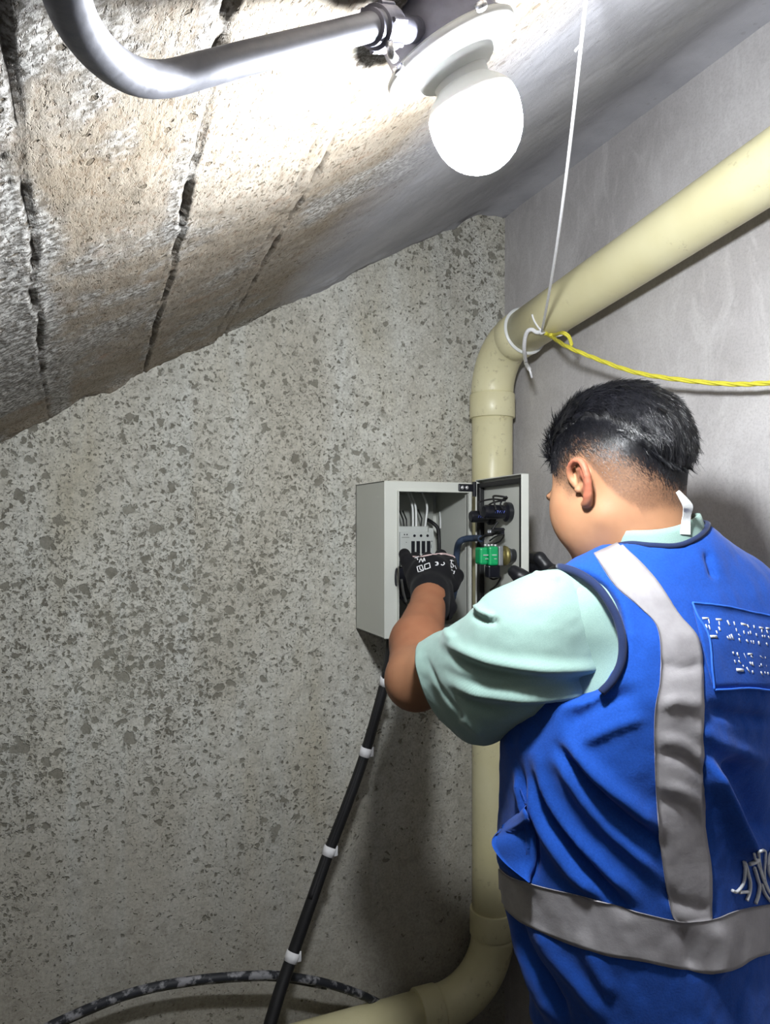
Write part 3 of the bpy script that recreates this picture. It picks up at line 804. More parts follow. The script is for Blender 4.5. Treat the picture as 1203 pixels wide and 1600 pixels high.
m = MB(); m.lathe(bo, BA, prof, 28); m.build('bulb_dome', M['lamp'], blb)
for (u, v) in ((624, 110), (753, 11)):
    p = onC(u, v, jb+.0095); m = MB(); m.lathe(p, CN, [(.004, -.003), (.004, .001), (.0025, .002)], 12); m.build('screw', M['chrome'], lampo)

cnd = empty('metal_conduit', onC(180, 120, 0), 'bent galvanised steel conduit running along the concrete ceiling to the lamp', 'conduit')
cr = .0086
ca = onC(578, 42, .022)
pts = [onC(596, 37, .022), ca, onC(500, 62, .026), onC(400, 87, .031), onC(325, 107, .035), onC(262, 123, .038), onC(215, 120, .041), onC(170, 95, .044), onC(130, 50, .046), onC(106, 0, .047), onC(92, -60, .047), onC(75, -170, .045), onC(60, -330, .040)]
P = spline(pts, 10)
m = MB(); m.tube(P, cr, 28); m.build('conduit_tube', M['galv'], cnd)
ax = pts[0]-ca; ax /= np.linalg.norm(ax)
tube_end = onC(588, 39, .022)
jc = LC+CN*.016
axc = jc-ca; L_ = np.linalg.norm(axc); axc /= L_
m = MB(); m.lathe(ca, axc, [(cr, -.001), (cr+.0022, 0), (cr+.0022, .004), (cr+.0008, .005), (cr+.0045, .006), (cr+.0050, .010), (cr+.0050, .026), (cr+.003, .030), (cr+.0005, .034), (cr, L_-.035)], 24)
for k in range(6):
    a = k*math.pi/3; N1 = np.cross(axc, (0, 0, 1)); N1 /= np.linalg.norm(N1); N2 = np.cross(axc, N1)
    q = ca+(N1*math.cos(a)+N2*math.sin(a))*(cr+.0048); m.tube([q+axc*.008, q+axc*.026], .0018, 8)
autosmooth(m.build('connector', M['cast'], cnd))
m = MB(); q = ca+axc*.014+np.array([.006, -.004, -.018]); m.tube([q-axc*.004+np.array([0, 0, .010]), q, q+axc*.006+np.array([0, 0, -.004])], .0028, 10); m.build('clamp_screw', M['chrome'], cnd)

# ------------------------------------------------------------------ cords on the overhead pipe
def pipeat(u, v, extra=0.0):
    """front of the overhead pipe on a sight line"""
    d_ = ray(u, v); A_ = pc-CAM; n_ = dirS
    a = d_-n_*(d_@n_); b_ = A_-n_*(A_@n_)
    aa, bb, cc = a@a, a@b_, b_@b_-(PR+extra)**2
    disc = bb*bb-aa*cc
    s = (bb-math.sqrt(disc))/aa if disc > 0 else bb/aa
    return CAM+d_*s
knot = pipeat(846, 519, .004)
wc = empty('white_cord', knot, 'thin white cord hanging from above and knotted round the cream pipe', 'cord')
topc = onC(922, -60, 0)
kn2 = knot-FV*.004
P = np.array([topc+(kn2-topc)*q+np.array([.006, 0, -.004])*math.sin(q*math.pi) for q in np.linspace(0, 1, 30)])
m = MB(); m.tube(P, np.linspace(.0018, .0026, len(P)), 10); m.tube(np.array([P[3], P[3]-RV*.006-UV*.007]), .0012, 6); m.build('hanging_length', M['cord'], wc)
m = MB(); P = spline([knot, pipeat(838, 519, .005), pipeat(831, 515, .008), pipeat(824, 518, .012), pipeat(820, 530, .014), pipeat(819, 548, .016), pipeat(822, 568, .018), L2W(PL(827, 577, 1.50)[None])[0], L2W(PL(831, 590, 1.50)[None])[0]], 6)
P[-18:, :] = np.linspace(P[-19], P[-1], 18) if False else P[-18:]
rr = np.full(len(P), .0042); rr[-6:] = .0022; m.tube(P, rr, 10); m.build('loose_end', M['cord'], wc)
# cord turn round the pipe
def pring(q, r, a0, a1, n=40):
    c_ = pc+dirS*(((q-pc)@dirS)); N1 = np.array([1., 0, 0]); N2 = np.cross(dirS, N1)
    return np.array([c_+r*(N1*math.cos(a)+N2*math.sin(a)) for a in np.linspace(a0, a1, n)])
m = MB(); m.tube(pring(knot, PR+.001, math.pi*1.05, math.pi*2.3), .0020, 8); m.tube([knot-dirS*.004, knot+dirS*.004], .005, 10); m.build('knot_loop', M['cord'], wc)
yr = empty('yellow_rope', pipeat(862, 524, .004), 'twisted yellow plastic rope tied to the overhead pipe and sagging to the right', 'rope')
yp = [pipeat(852, 521, .003), pipeat(862, 526, .006), L2W(PL(885, 541, 1.38)[None])[0], L2W(PL(930, 560, 1.33)[None])[0], L2W(PL(990, 581, 1.27)[None])[0], L2W(PL(1060, 593, 1.20)[None])[0], L2W(PL(1140, 600, 1.13)[None])[0], L2W(PL(1205, 598, 1.07)[None])[0], L2W(PL(1290, 588, 1.0)[None])[0], L2W(PL(1420, 560, .92)[None])[0]]
yp = [p if p[0] < RW-.03 else np.array([RW-.03, p[1], p[2]]) for p in yp]
P = spline(yp, 24); n = len(P); ang = np.linspace(0, 46, n)
T = np.gradient(P, axis=0); T /= np.linalg.norm(T, axis=1)[:, None]; N1 = np.cross(T, (0, 0, 1)); N1 /= np.linalg.norm(N1, axis=1)[:, None]; N2 = np.cross(T, N1)
m = MB()
for k in range(3):
    a = ang+k*2*math.pi/3; m.tube(P+.0019*(np.cos(a)[:, None]*N1+np.sin(a)[:, None]*N2), .0023, 8)
m.build('rope_run', M['yellow'], yr)
m = MB(); P = spline([pipeat(858, 524, .006), pipeat(866, 524, .010), L2W(PL(878, 521, 1.40)[None])[0], L2W(PL(888, 527, 1.39)[None])[0], L2W(PL(893, 541, 1.385)[None])[0]], 8); m.tube(P, .0026, 8); m.tube(P+np.array([.002, 0, .003]), .002, 8); m.build('frayed_end', M['yellow'], yr)


# ------------------------------------------------------------------ the electrician
person = empty('person', L2W(np.array([[.345, .93, 0]]))[0]*np.array([1, 1, 0]), 'person in blue reflective vest and mint polo, back turned, gloved hands in the grey box', 'person')
def attrz(o, zone):
    at = o.data.color_attributes.new('zone', 'FLOAT_COLOR', 'POINT')
    z = np.zeros((len(zone), 4)); z[:, :3] = zone; z[:, 3] = 1; at.data.foreach_set('color', z.ravel())
# --- head (own frame: x right, y forward, z up)
HC = PL(966, 762, .93); ph, pt, rl = math.radians(35), math.radians(22), math.radians(-4)
Fh = np.array([-math.sin(ph)*math.cos(pt), math.cos(ph)*math.cos(pt), -math.sin(pt)])
Rh = np.array([math.cos(ph), math.sin(ph), 0.0]); Uh = np.cross(Rh, Fh)
Rh, Uh = Rh*math.cos(rl)+Uh*math.sin(rl), Uh*math.cos(rl)-Rh*math.sin(rl)
HM = np.stack([Rh, Fh, Uh])           # rows: head axes
HSC = .93
def h2l(p): return HC+(np.asarray(p)*HSC)@HM
def l2h(p): return (np.asarray(p)-HC)@HM.T/HSC
NB = np.array([.327, .905, -.035])     # base of the neck
nb_h = l2h(NB); nb2_h = l2h(NB+np.array([.02, .01, -.06]))
def headsdf(P):
    d = ell(P, (0, -.014, .042), (.076, .097, .086))
    d = smin(d, ell(P, (0, .030, -.018), (.064, .063, .078)), .03)
    for s in (-1, 1):
        d = smin(d, cap(P, (s*.047, -.002, -.048), (s*.020, .066, -.088), .021, .018), .03)
        d = smin(d, ell(P, (s*.046, .046, -.026), (.027, .034, .044)), .025)
    d = smin(d, ell(P, (0, .078, -.090), (.018, .015, .015)), .02)
    d = smin(d, ell(P, (0, .015, -.070), (.046, .055, .028)), .03)
    nk = chain(P, [(0, -.030, -.02), nb_h, nb2_h], [.055, .055, .062], .02)
    d = smin(d, nk, .025)
    d = smin(d, cap(P, (0, .088, .016), (0, .106, -.022), .006, .010), .010)
    for s in (-1, 1):
        d = smin(d, sph(P, (s*.010, .097, -.027), .0075), .006)
        d = smin(d, ell(P, (s*.026, .083, .020), (.022, .010, .007)), .012)
        d = smax(d, -sph(P, (s*.031, .103, .004), .0125), .010)
    d = smin(d, ell(P, (0, .089, -.050), (.021, .010, .0045)), .006)
    d = smin(d, ell(P, (0, .088, -.059), (.019, .010, .0055)), .005)
    return d
def earsdf(P, s):
    Q = P.copy(); Q[:, 2] = (Q[:, 2]+.034)/.87-.034; Q[:, 0] *= s             # s=-1: left ear (build as if on the +x side)
    hx = [(.073, .010, .004), (.077, .012, .020), (.082, .005, .031), (.087, -.009, .034), (.090, -.021, .026), (.091, -.025, .009), (.088, -.021, -.008), (.083, -.012, -.023), (.078, -.004, -.031), (.074, .003, -.028)]
    hx = [tuple(p) for p in spline(hx, 2)]
    rs = [.0036]*len(hx)
    for i in range(len(hx)): rs[i] = .0040 + (.0016 if i > len(hx)*.72 else 0)
    d = chain(Q, hx, rs, .003)
    d = smin(d, chain(Q, [(.078, -.004, .024), (.086, -.017, .016), (.085, -.017, -.004), (.080, -.008, -.018)], [.0028, .003, .003, .0028], .003), .002)
    pl = ellR(Q, (.080, -.010, .002), (.0040, .018, .033), np.array([[.88, .47, 0], [-.47, .88, 0], [0, 0, 1]]))
    d = smin(d, pl, .004)
    d = smax(d, -sph(Q, (.086, -.003, .000), .0085), .003)
    d = smin(d, ell(Q, (.077, .006, -.004), (.004, .0045, .006)), .003)
    d = smin(d, cap(Q, (.070, -.008, .015), (.082, -.014, .010), .006, .004), .005)
    d = smin(d, cap(Q, (.068, -.004, -.01), (.080, -.010, -.012), .006, .004), .005)
    return d
def hfull(P):
    d = headsdf(P)
    for s in (-1, 1): d = smin(d, earsdf(P, s), .004)
    return d
hV, hF = snet(hfull, (-.105, -.14, -.20), (.105, .128, .135), .0022, 1)
HVloc = hV.copy(); HVl = h2l(hV)
HN = vnormals(hV, hF)
# --- torso description shared by body and vest
LV = np.array([  # z, centre r, centre depth, half width, half depth, turn
    (-.010, .352, .908, .040, .040, 25), (-.045, .350, .905, .085, .062, 25), (-.080, .352, .905, .140, .082, 25), (-.120, .352, .905, .170, .100, 26),
    (-.180, .345, .910, .182, .118, 30), (-.260, .330, .938, .196, .138, 37), (-.330, .329, .955, .194, .144, 42), (-.400, .331, .965, .196, .148, 42),
    (-.470, .336, .968, .196, .148, 42), (-.530, .347, .970, .192, .146, 42), (-.600, .366, .970, .186, .144, 42), (-.680, .358, .970, .184, .142, 40), (-.80, .356, .97, .18, .14, 40)])
LV = LV[::-1]
def torso(P, off=0.0):
    z = P[:, 2]; g = [np.interp(z, LV[:, 0], LV[:, k]) for k in range(1, 6)]
    a, b = g[2]+off, g[3]+off; f = np.radians(g[4])
    x, y = P[:, 0]-g[0], P[:, 1]-g[1]
    lx = x*np.cos(f)+y*np.sin(f); ly = -x*np.sin(f)+y*np.cos(f)
    n = 2.3
    k = (np.abs(lx/a)**n+np.abs(ly/b)**n)**(1/n)
    return (k-1)*np.minimum(a, b)
SHL = np.array([.222, .850, -.100]); SHR = np.array([.492, .955, -.168])
def shoulders(P, off=0.0):
    d = cap(P, (.335, .895, -.045), SHL, .046+off, .050+off)
    return smin(d, chain(P, [(.370, .910, -.050), (.425, .930, -.098), SHR], [.044+off, .056+off, .060+off], .02), .02)
ELB = PL(650, 1062, 1.09); WR = PL(671, 938, 1.31); MF = PL(652, 1004, 1.19)
ELR = np.array([.470, 1.12, -.29]); WRR = np.array([.322, 1.295, -.115])
def bodysdf(P):
    d = smax(torso(P, -.028), P[:, 2]+.0, .02); d = smax(d, -.74-P[:, 2], .02)
    d = smin(d, shoulders(P, -.022), .03)
    d = smin(d, cap(P, NB+np.array([0, 0, -.03]), NB+np.array([.01, .005, -.06]), .05, .06), .03)
    d = smin(d, chain(P, [SHL+np.array([-.005, .02, -.01]), (SHL+ELB)/2, ELB, MF, WR, WR+(WR-MF)*.55], [.034, .044, .044, .043, .030, .026], .015), .02)
    d = smin(d, chain(P, [SHR, (SHR+ELR)/2, ELR, (ELR+WRR)/2, WRR], [.050, .046, .042, .038, .028], .015), .02)
    for s, (hx, hy, ax_, ay) in ((-1, (.275, .91, .285, 1.02)), (1, (.430, .985, .435, 1.06))):
        d = smin(d, chain(P, [(hx, hy, -.72), ((hx+ax_)/2, hy+.07, -1.05), (ax_, ay-.03, -1.38)], [.085, .058, .042], .03), .05)
    return d
bV, bF = snet(bodysdf, (-.02, .68, -1.44), (.62, 1.42, .01), .0065, 2)
# one continuous body mesh: fine head and neck joined to the coarser trunk inside the collar
zone_h = np.zeros((len(HVl), 3)); hv = HVloc
earm = (np.minimum(earsdf(hv, -1), earsdf(hv, 1)) < .0016) & (np.abs(hv[:, 0]) > .078)
zone_h[:, 1] = np.where(earm, np.clip((np.abs(hv[:, 0])-.078)/.010, 0, 1)*.75, 0)
def sst(x, a, b): t = np.clip((x-a)/(b-a), 0, 1); return t*t*(3-2*t)
def hairzone(p):
    """0..1 density of cropped hair at head-frame points"""
    x, y, z = np.abs(p[:, 0]), p[:, 1], p[:, 2]
    front = np.interp(z, [-.03, -.01, .01, .03, .05, .08, .13], [.014, .030, .040, .050, .058, .082, .06])      # hairline in front
    low = np.interp(y, [-.13, -.09, -.06, -.045, -.030, -.016, .008, .014, .032, .045], [-.072, -.072, -.066, -.052, -.024, .026, .036, -.018, -.014, .0])
    d = np.minimum(front-y, (z-low))
    low2 = np.where(x < .045, -.065, low); d = np.where(y < -.05, np.minimum(front-y, z-low2), d)
    return sst(d + .004*noise(p[:, 0]*90, p[:, 1]*90, p[:, 2]*90, 5), -.006, .014)*(~((earsdf(p, -1) < .002) | (earsdf(p, 1) < .002)))
hz_ = hairzone(hv)
def topmask(p):
    x, y, z = np.abs(p[:, 0]), p[:, 1], p[:, 2]
    lo = np.interp(y, [-.125, -.108, -.096, -.080, -.060, -.035, -.01, .03, .06, .09], [-.075, -.050, -.015, .022, .048, .068, .080, .080, .068, .055])
    return z-lo + .004*noise(p[:, 0]*120, p[:, 1]*120, p[:, 2]*120, 12)
zone_h[:, 0] = hz_*np.interp(topmask(hv), [-.11, -.06, -.02, .01], [.50, .66, .80, 1.0])
brow = (np.abs(np.abs(hv[:, 0])-.028) < .020) & (np.abs(hv[:, 2]-.022) < .005) & (hv[:, 1] > .06); zone_h[brow, 0] = .9
zone_b = np.zeros((len(bV), 3)); zone_b[:, 2] = np.clip((bV[:, 1]-1.0)*8, 0, 1)*(bV[:, 2] > -.5)
nb = MB(); VV = np.vstack([L2W(HVl), L2W(bV)]); FF = np.vstack([hF, bF+len(HVl)])
body = obj('body', VV, FF, M['skin'], person); attrz(body, np.vstack([zone_h, zone_b]))
for s in (-1, 1):
    c_ = h2l((s*.030, .078, .004)); m = MB(); m.lathe(L2W(c_[None])[0]-0, L2W((c_+Fh)[None])[0]-L2W(c_[None])[0], [(.0115*math.cos(a), .0115*math.sin(a)) for a in np.linspace(-math.pi/2+.05, math.pi/2-.05, 12)], 20)
    ey = m.build('eye', M['eye'], body)
    m = MB(); m.lathe(L2W(h2l((s*.030, .0885, .004))[None])[0], L2W((c_+Fh)[None])[0]-L2W(c_[None])[0], [(.005, 0), (.004, .0012), (0, .0016)], 16); m.build('iris', M['iris'], ey)

# --- hair: a swept-back top over cropped sides, strand by strand
rng = np.random.default_rng(4)
def topmask(p):
    """>0 on the long top and crown"""
    x, y, z = np.abs(p[:, 0]), p[:, 1], p[:, 2]
    lo = np.interp(y, [-.125, -.108, -.096, -.080, -.060, -.035, -.01, .03, .06, .09], [-.075, -.050, -.015, .022, .048, .068, .080, .080, .068, .055])
    return z-lo + .004*noise(p[:, 0]*120, p[:, 1]*120, p[:, 2]*120, 12)
def capsdf(P):
    base = headsdf(P)
    puff = np.interp(P[:, 1], [-.12, -.06, 0, .05, .09], [.006, .009, .013, .017, .018])
    puff = puff*(.16+.84*sst(topmask(P), -.002, .060))
    puff = puff+.0020*noise(P[:, 0]*230+6*noise(P[:, 1]*30, P[:, 2]*30, 0, 4), P[:, 1]*28, P[:, 2]*28, 3)+.0012*noise(P[:, 0]*45, P[:, 1]*20, P[:, 2]*20, 7)
    d = base-puff
    lim = topmask(P)-.002
    d = smax(d, -lim, .004)
    fr = P[:, 1]-(.088+.010*noise(P[:, 0]*70, P[:, 2]*70, 0, 2)); d = smax(d, fr, .012)
    return d
cV, cF = snet(capsdf, (-.10, -.135, -.07), (.10, .11, .16), .0017, 1)
cN = vnormals(cV, cF)
strV = []; strF = []; nb_ = 0
def strands(P0, N0, D0, L, r, lift, curl=0.0, seg=4):
    global nb_
    n = len(P0); pts = []
    p = P0.copy(); dirv = D0+N0*lift; dirv /= np.linalg.norm(dirv, axis=1)[:, None]
    side = np.cross(dirv, N0); side /= np.linalg.norm(side, axis=1)[:, None]+1e-9
    for k in range(seg+1):
        t = k/seg; rad = (r*(1-t*.85))[:, None]
        q = p+dirv*(L*t)[:, None]-N0*((L*lift*.55)*t*t)[:, None]+side*((curl*L)*t*t)[:, None]
        up = np.cross(side, dirv)
        for a in (0, 2.094, 4.189): pts.append(q+rad*(side*math.cos(a)+up*math.sin(a)))
    A = np.stack(pts, 1); m_ = A.shape[1]
    strV.append(A.reshape(-1, 3)); F = []
    b0 = nb_+np.arange(n)*m_
    for k in range(seg):
        for j in range(3):
            j2 = (j+1) % 3
            F.append(np.stack([b0+3*k+j, b0+3*k+j2, b0+3*k+3+j2, b0+3*k+3+j], 1))
    strF.append(np.concatenate(F)); nb_ += n*m_
def sample(V, F, N, n, wfun):
    c = V[F].mean(1); A = np.linalg.norm(np.cross(V[F[:, 1]]-V[F[:, 0]], V[F[:, 3]]-V[F[:, 0]]), axis=1)*wfun(c); A = np.clip(A, 0, None)
    i = rng.choice(len(F), n, p=A/A.sum()); a, b_ = rng.random(n), rng.random(n)
    f = F[i]; w4 = np.stack([(1-a)*(1-b_), a*(1-b_), a*b_, (1-a)*b_], 1)
    P = (V[f]*w4[:, :, None]).sum(1); Nn = N[f].mean(1); Nn /= np.linalg.norm(Nn, axis=1)[:, None]+1e-9
    return P, Nn
def tang(D, N):
    D = D-N*(D*N).sum(1)[:, None]; return D/(np.linalg.norm(D, axis=1)[:, None]+1e-9)
P_, N_ = sample(cV, cF, cN, 36000, lambda c: np.where(np.abs(headsdf(c)) > .004, 1.0, 0))
flow = np.stack([.25*np.sign(P_[:, 0])*np.clip(np.abs(P_[:, 0])*10, 0, 1)+.25*noise(P_[:, 0]*30, P_[:, 1]*30, P_[:, 2]*30, 8), -np.ones(len(P_)), -.35+0*P_[:, 0]], 1)
fm = P_[:, 1] > .055; flow[fm, 1] = .3; flow[fm, 0] = -.6; flow[fm, 2] = .3
bk = np.clip((-P_[:, 1]-.02)*14, 0, 1); flow[:, 2] -= 1.1*bk; flow[:, 1] += .5*bk
D_ = tang(flow+.15*rng.normal(size=P_.shape), N_)
kk = slice(0, 5000)
strands(P_[kk]-N_[kk]*.0004, N_[kk], D_[kk], rng.uniform(.014, .030, 5000), rng.uniform(.0007, .0012, 5000), .16, rng.normal(0, .18, 5000), 5)
strands(P_+N_*.0001, N_, D_, rng.uniform(.012, .026, len(P_)), rng.uniform(.00030, .00055, len(P_)), .13, rng.normal(0, .25, len(P_)))
hP, hNn = sample(HVloc, hF, HN, 40000, lambda c: hairzone(c)*(c[:, 2] > -.09)*(.5+2.2*sst(topmask(c), -.06, .0))*(topmask(c) < .02))
ln = np.interp(topmask(hP), [-.12, -.06, -.02, .01], [.0025, .0045, .008, .014])*rng.uniform(.7, 1.3, len(hP))
D_ = tang(np.tile([0, -.45, -1.0], (len(hP), 1))+.3*rng.normal(size=hP.shape), hNn)
strands(hP-hNn*.0005, hNn, D_, ln, np.interp(topmask(hP), [-.12, -.05, 0], [.00018, .00028, .00036]), .30, 0.0, 2)
SV = np.concatenate(strV); SF = np.concatenate(strF)
allV = L2W(h2l(np.vstack([cV, SV]))); allF = np.vstack([cF, SF+len(cV)])
obj('hair', allV, allF, [M['scalp'], M['hair']], body, True, [0]*len(cF)+[1]*len(SF))

# --- vest
BITE = (PL(872, 985, .800), np.array([.070, .080, .078]))
def vestsdf(P):
    d = smax(torso(P, .004), P[:, 2]+.012, .02)
    d = smin(d, shoulders(P, .004), .04)
    d = smax(d, -cap(P, NB+np.array([-.004, 0, -.03]), NB+(h2l((0, -.03, -.02))-NB)*1.0, .058, .064), .006)   # neck opening
    hem = -.640+.02*np.sin(P[:, 0]*14)
    d = smax(d, hem-P[:, 2], .01)
    return d
def vestcut(P):
    d = vestsdf(P)
    e = ell(P, BITE[0], BITE[1]); d = smax(d, -e, .006)
    er = cap(P, SHR+np.array([.03, .03, -.02]), ELR+np.array([.05, .05, 0]), .062, .07); d = smax(d, -er, .006)
    return d
vV, vF = snet(vestcut, (.08, .66, -.70), (.62, 1.16, .06), .0042, 2)
vN = vnormals(vV, vF)
VF = [  # folds drawn from armpit to waist: (line, width, height)
    ([(835, 1180), (852, 1232), (880, 1280), (930, 1340), (1000, 1410)], 9, .008),
    ([(820, 1215), (838, 1262), (862, 1310), (900, 1365), (950, 1405)], 12, .010),
    ([(832, 1205), (850, 1258), (880, 1305), (925, 1365), (985, 1425)], 8, -.010),
    ([(880, 1150), (930, 1210), (985, 1255), (1035, 1300)], 13, .010),
    ([(870, 1165), (915, 1222), (965, 1270), (1035, 1320)], 9, -.010),
    ([(862, 1172), (895, 1225), (945, 1290), (1010, 1350), (1040, 1380)], 10, .006),
    ([(812, 1200), (826, 1260), (836, 1310), (836, 1370)], 5, -.008),
    ([(806, 1200), (815, 1250), (828, 1300), (830, 1360)], 5, .006),
    ([(790, 1430), (805, 1480), (838, 1545), (870, 1600)], 9, .007),
    ([(802, 1430), (822, 1485), (860, 1545), (890, 1600)], 8, -.009),
    ([(830, 1440), (860, 1490), (905, 1540), (950, 1600)], 12, .006),
    ([(905, 1450), (925, 1500), (960, 1560)], 12, .004),
    ([(1098, 1180), (1125, 1240), (1150, 1300), (1172, 1345)], 12, .019),
    ([(1140, 1180), (1170, 1240), (1200, 1320)], 20, -.016),
    ([(1085, 1130), (1130, 1165), (1203, 1190)], 14, .006),
    ([(1105, 1105), (1150, 1120), (1203, 1125)], 10, -.006),
    ([(1000, 1080), (940, 1100), (880, 1135)], 14, -.006),
    ([(1010, 1120), (960, 1135), (900, 1165)], 10, .004),
    ([(1030, 1150), (1070, 1165), (1100, 1190)], 7, .004), ([(1025, 1175), (1065, 1185), (1105, 1215)], 7, -.004),
    ([(1030, 1225), (1065, 1235), (1105, 1265)], 7, .004), ([(1030, 1250), (1070, 1262), (1105, 1300)], 7, -.004),
    ([(1030, 1100), (1065, 1095), (1100, 1105)], 8, .004), ([(1030, 1035), (1065, 1045), (1100, 1035)], 8, -.003),
    ([(1103, 862), (1112, 890), (1116, 905)], 5, -.005),
    ([(1060, 1440), (1075, 1480), (1082, 1520)], 12, -.006), ([(1110, 1440), (1125, 1480), (1120, 1530)], 12, .006),
    ([(1035, 1390), (1060, 1410), (1110, 1420)], 8, -.004), ([(770, 1320), (800, 1360), (840, 1385)], 8, .006),
]
vV2 = folds(vV, vN, VF, scale=1.2)
vV2 += vN*(.0030*fbm(vV[:, 0]*26, vV[:, 1]*26, vV[:, 2]*14+vV[:, 0]*14, 4, 5)+.0008*fbm(vV[:, 0]*80, vV[:, 1]*80, vV[:, 2]*60, 2, 6))[:, None]
vest = obj('vest', L2W(vV2), vF, M['vest'], person)
vt = bvh(vV2, vF)
def vs(name, left, right, mat, nx=10, ny=60, off=.0020, th=.0016, parent=None):
    V, F = strip(vt, left, right, nx, ny, off, th); return obj(name, L2W(V), F, mat, parent or vest)
vs('reflective_strap', [(928, 866), (960, 915), (1000, 950), (1028, 985), (1031, 1060), (1022, 1120), (1024, 1230), (1032, 1330), (1048, 1425), (1062, 1440)],
   [(968, 848), (1020, 900), (1060, 960), (1093, 1005), (1098, 1090), (1098, 1180), (1101, 1290), (1110, 1355), (1111, 1410), (1111, 1438)], M['tape'], 12, 90)
vs('reflective_belt', [(777, 1352), (800, 1370), (848, 1385), (920, 1402), (1000, 1425), (1060, 1438), (1111, 1436), (1150, 1422), (1203, 1412), (1240, 1408)],
   [(779, 1405), (810, 1436), (860, 1462), (940, 1490), (1000, 1500), (1060, 1513), (1110, 1520), (1150, 1512), (1180, 1495), (1240, 1480)], M['tape'], 14, 90, .0024)
# name patch with stitched border and thread lettering
patch = [(1079, 943), (1140, 951), (1196, 962), (1230, 972)], [(1113, 1077), (1150, 1076), (1203, 1078), (1240, 1082)]
V, F = strip(vt, *patch, 12, 30, .0028, .0014)
pat = obj('name_patch', L2W(V), F, M['vest'], vest)
for pl in ([(1079, 943), (1110, 946), (1140, 950), (1170, 957), (1196, 962), (1225, 970)], [(1079, 943), (1088, 965), (1102, 988), (1107, 1010), (1110, 1045), (1113, 1078)], [(1113, 1078), (1140, 1077), (1170, 1075), (1203, 1078), (1230, 1080)]):
    m = MB(); m.tube(L2W(onsurf(vt, spline(pl, 8), .0030)), .0012, 8); m.build('piping', M['bluethread'], pat)
Z4 = lambda x, y: (1060+x/8.41, 920+y/8.41)
marks = [((290, 400), (370, 400), 30), ((370, 400), (385, 470), 18), ((335, 480), (355, 530), 22), ((375, 490), (395, 550), 20), ((380, 635), (480, 635), 40),
    ((470, 415), (540, 415), 30), ((510, 440), (515, 490), 16), ((505, 510), (525, 560), 24), ((475, 560), (490, 600), 18), ((615, 425), (645, 490), 24), ((700, 440), (715, 490), 20), ((730, 530), (740, 570), 16),
    ((610, 630), (635, 665), 22), ((640, 610), (665, 670), 20), ((665, 600), (695, 670), 22), ((760, 600), (790, 630), 14), ((765, 650), (780, 690), 22), ((795, 470), (860, 485), 34), ((830, 560), (840, 600), 18), ((875, 480), (900, 520), 22), ((885, 570), (895, 605), 16), ((915, 560), (925, 600), 16),
    ((860, 670), (880, 705), 24), ((920, 680), (935, 715), 18), ((955, 680), (960, 725), 18), ((960, 490), (970, 525), 20), ((990, 590), (1000, 625), 20), ((1020, 690), (1030, 735), 24), ((1030, 515), (1080, 525), 28), ((1065, 540), (1070, 580), 16), ((1070, 610), (1080, 640), 22), ((1100, 610), (1105, 640), 16), ((1120, 525), (1160, 530), 28), ((1130, 550), (1150, 590), 16), ((1150, 620), (1170, 655), 18), ((1120, 710), (1135, 745), 24), ((1180, 720), (1195, 740), 22),
    ((685, 825), (695, 860), 24), ((740, 835), (755, 880), 26), ((765, 890), (775, 920), 14), ((705, 935), (720, 980), 18), ((760, 940), (785, 975), 24), ((730, 1065), (820, 1070), 44), ((820, 1000), (835, 1030), 18), ((830, 845), (870, 930), 10), ((880, 860), (935, 860), 26), ((920, 880), (945, 910), 18), ((910, 960), (930, 1000), 22), ((940, 960), (955, 1010), 20), ((870, 1030), (905, 1095), 20), ((940, 1070), (950, 1105), 22), ((1040, 880), (1075, 910), 12), ((1105, 890), (1110, 920), 16), ((1030, 1010), (1035, 1025), 18), ((1050, 980), (1060, 1020), 20), ((1120, 1000), (1125, 1030), 12), ((1050, 1085), (1070, 1130), 22), ((1100, 1090), (1110, 1120), 18), ((1140, 1095), (1150, 1130), 20)]
m = MB()
for a, b_, wd in marks:
    a = np.array(Z4(*a)); b_ = np.array(Z4(*b_)); d_ = (b_-a)/np.hypot(*(b_-a)); n_ = np.array([-d_[1], d_[0]])
    r_ = wd/8.41/2
    P = onsurf(vt, [a, (a+b_)/2, b_], .0026)
    if len(P) == 3: m.tube(L2W(P), r_/FPX*.80, 8)
m.build('stitched_lettering', M['thread'], pat)
Z5 = lambda x, y: (1080+x/8.886, 1280+y/8.886)
let = [([(715, 570), (720, 690), (710, 830), (670, 930), (600, 1000), (545, 980)], 42), ([(725, 580), (760, 720), (790, 850), (785, 990), (745, 1120)], 50), ([(640, 1010), (760, 1000)], 44),
       ([(790, 600), (900, 560)], 60), ([(850, 660), (890, 800), (920, 920), (900, 1060), (865, 1160)], 50), ([(865, 450), (880, 560), (930, 700), (980, 860), (1060, 1010), (1150, 1120)], 34), ([(950, 900), (1000, 1030), (1080, 1140)], 46),
       ([(1060, 1010), (1000, 840), (990, 700), (1000, 560), (1000, 440), (930, 430), (915, 520), (940, 680), (980, 820)], 36), ([(1203, 380), (1140, 420), (1080, 460), (1040, 600), (1060, 760), (1130, 860), (1240, 900)], 44), ([(1250, 520), (1160, 540), (1130, 640), (1160, 740), (1250, 780)], 36)]
for pl, wd in let:
    P = onsurf(vt, spline([Z5(*q) for q in pl], 8), .0022)
    if len(P) > 2:
        m = MB(); m.tube(L2W(P), wd/8.886/2/FPX*.86, 8); m.build('embroidered_letter', M['thread'], vest)
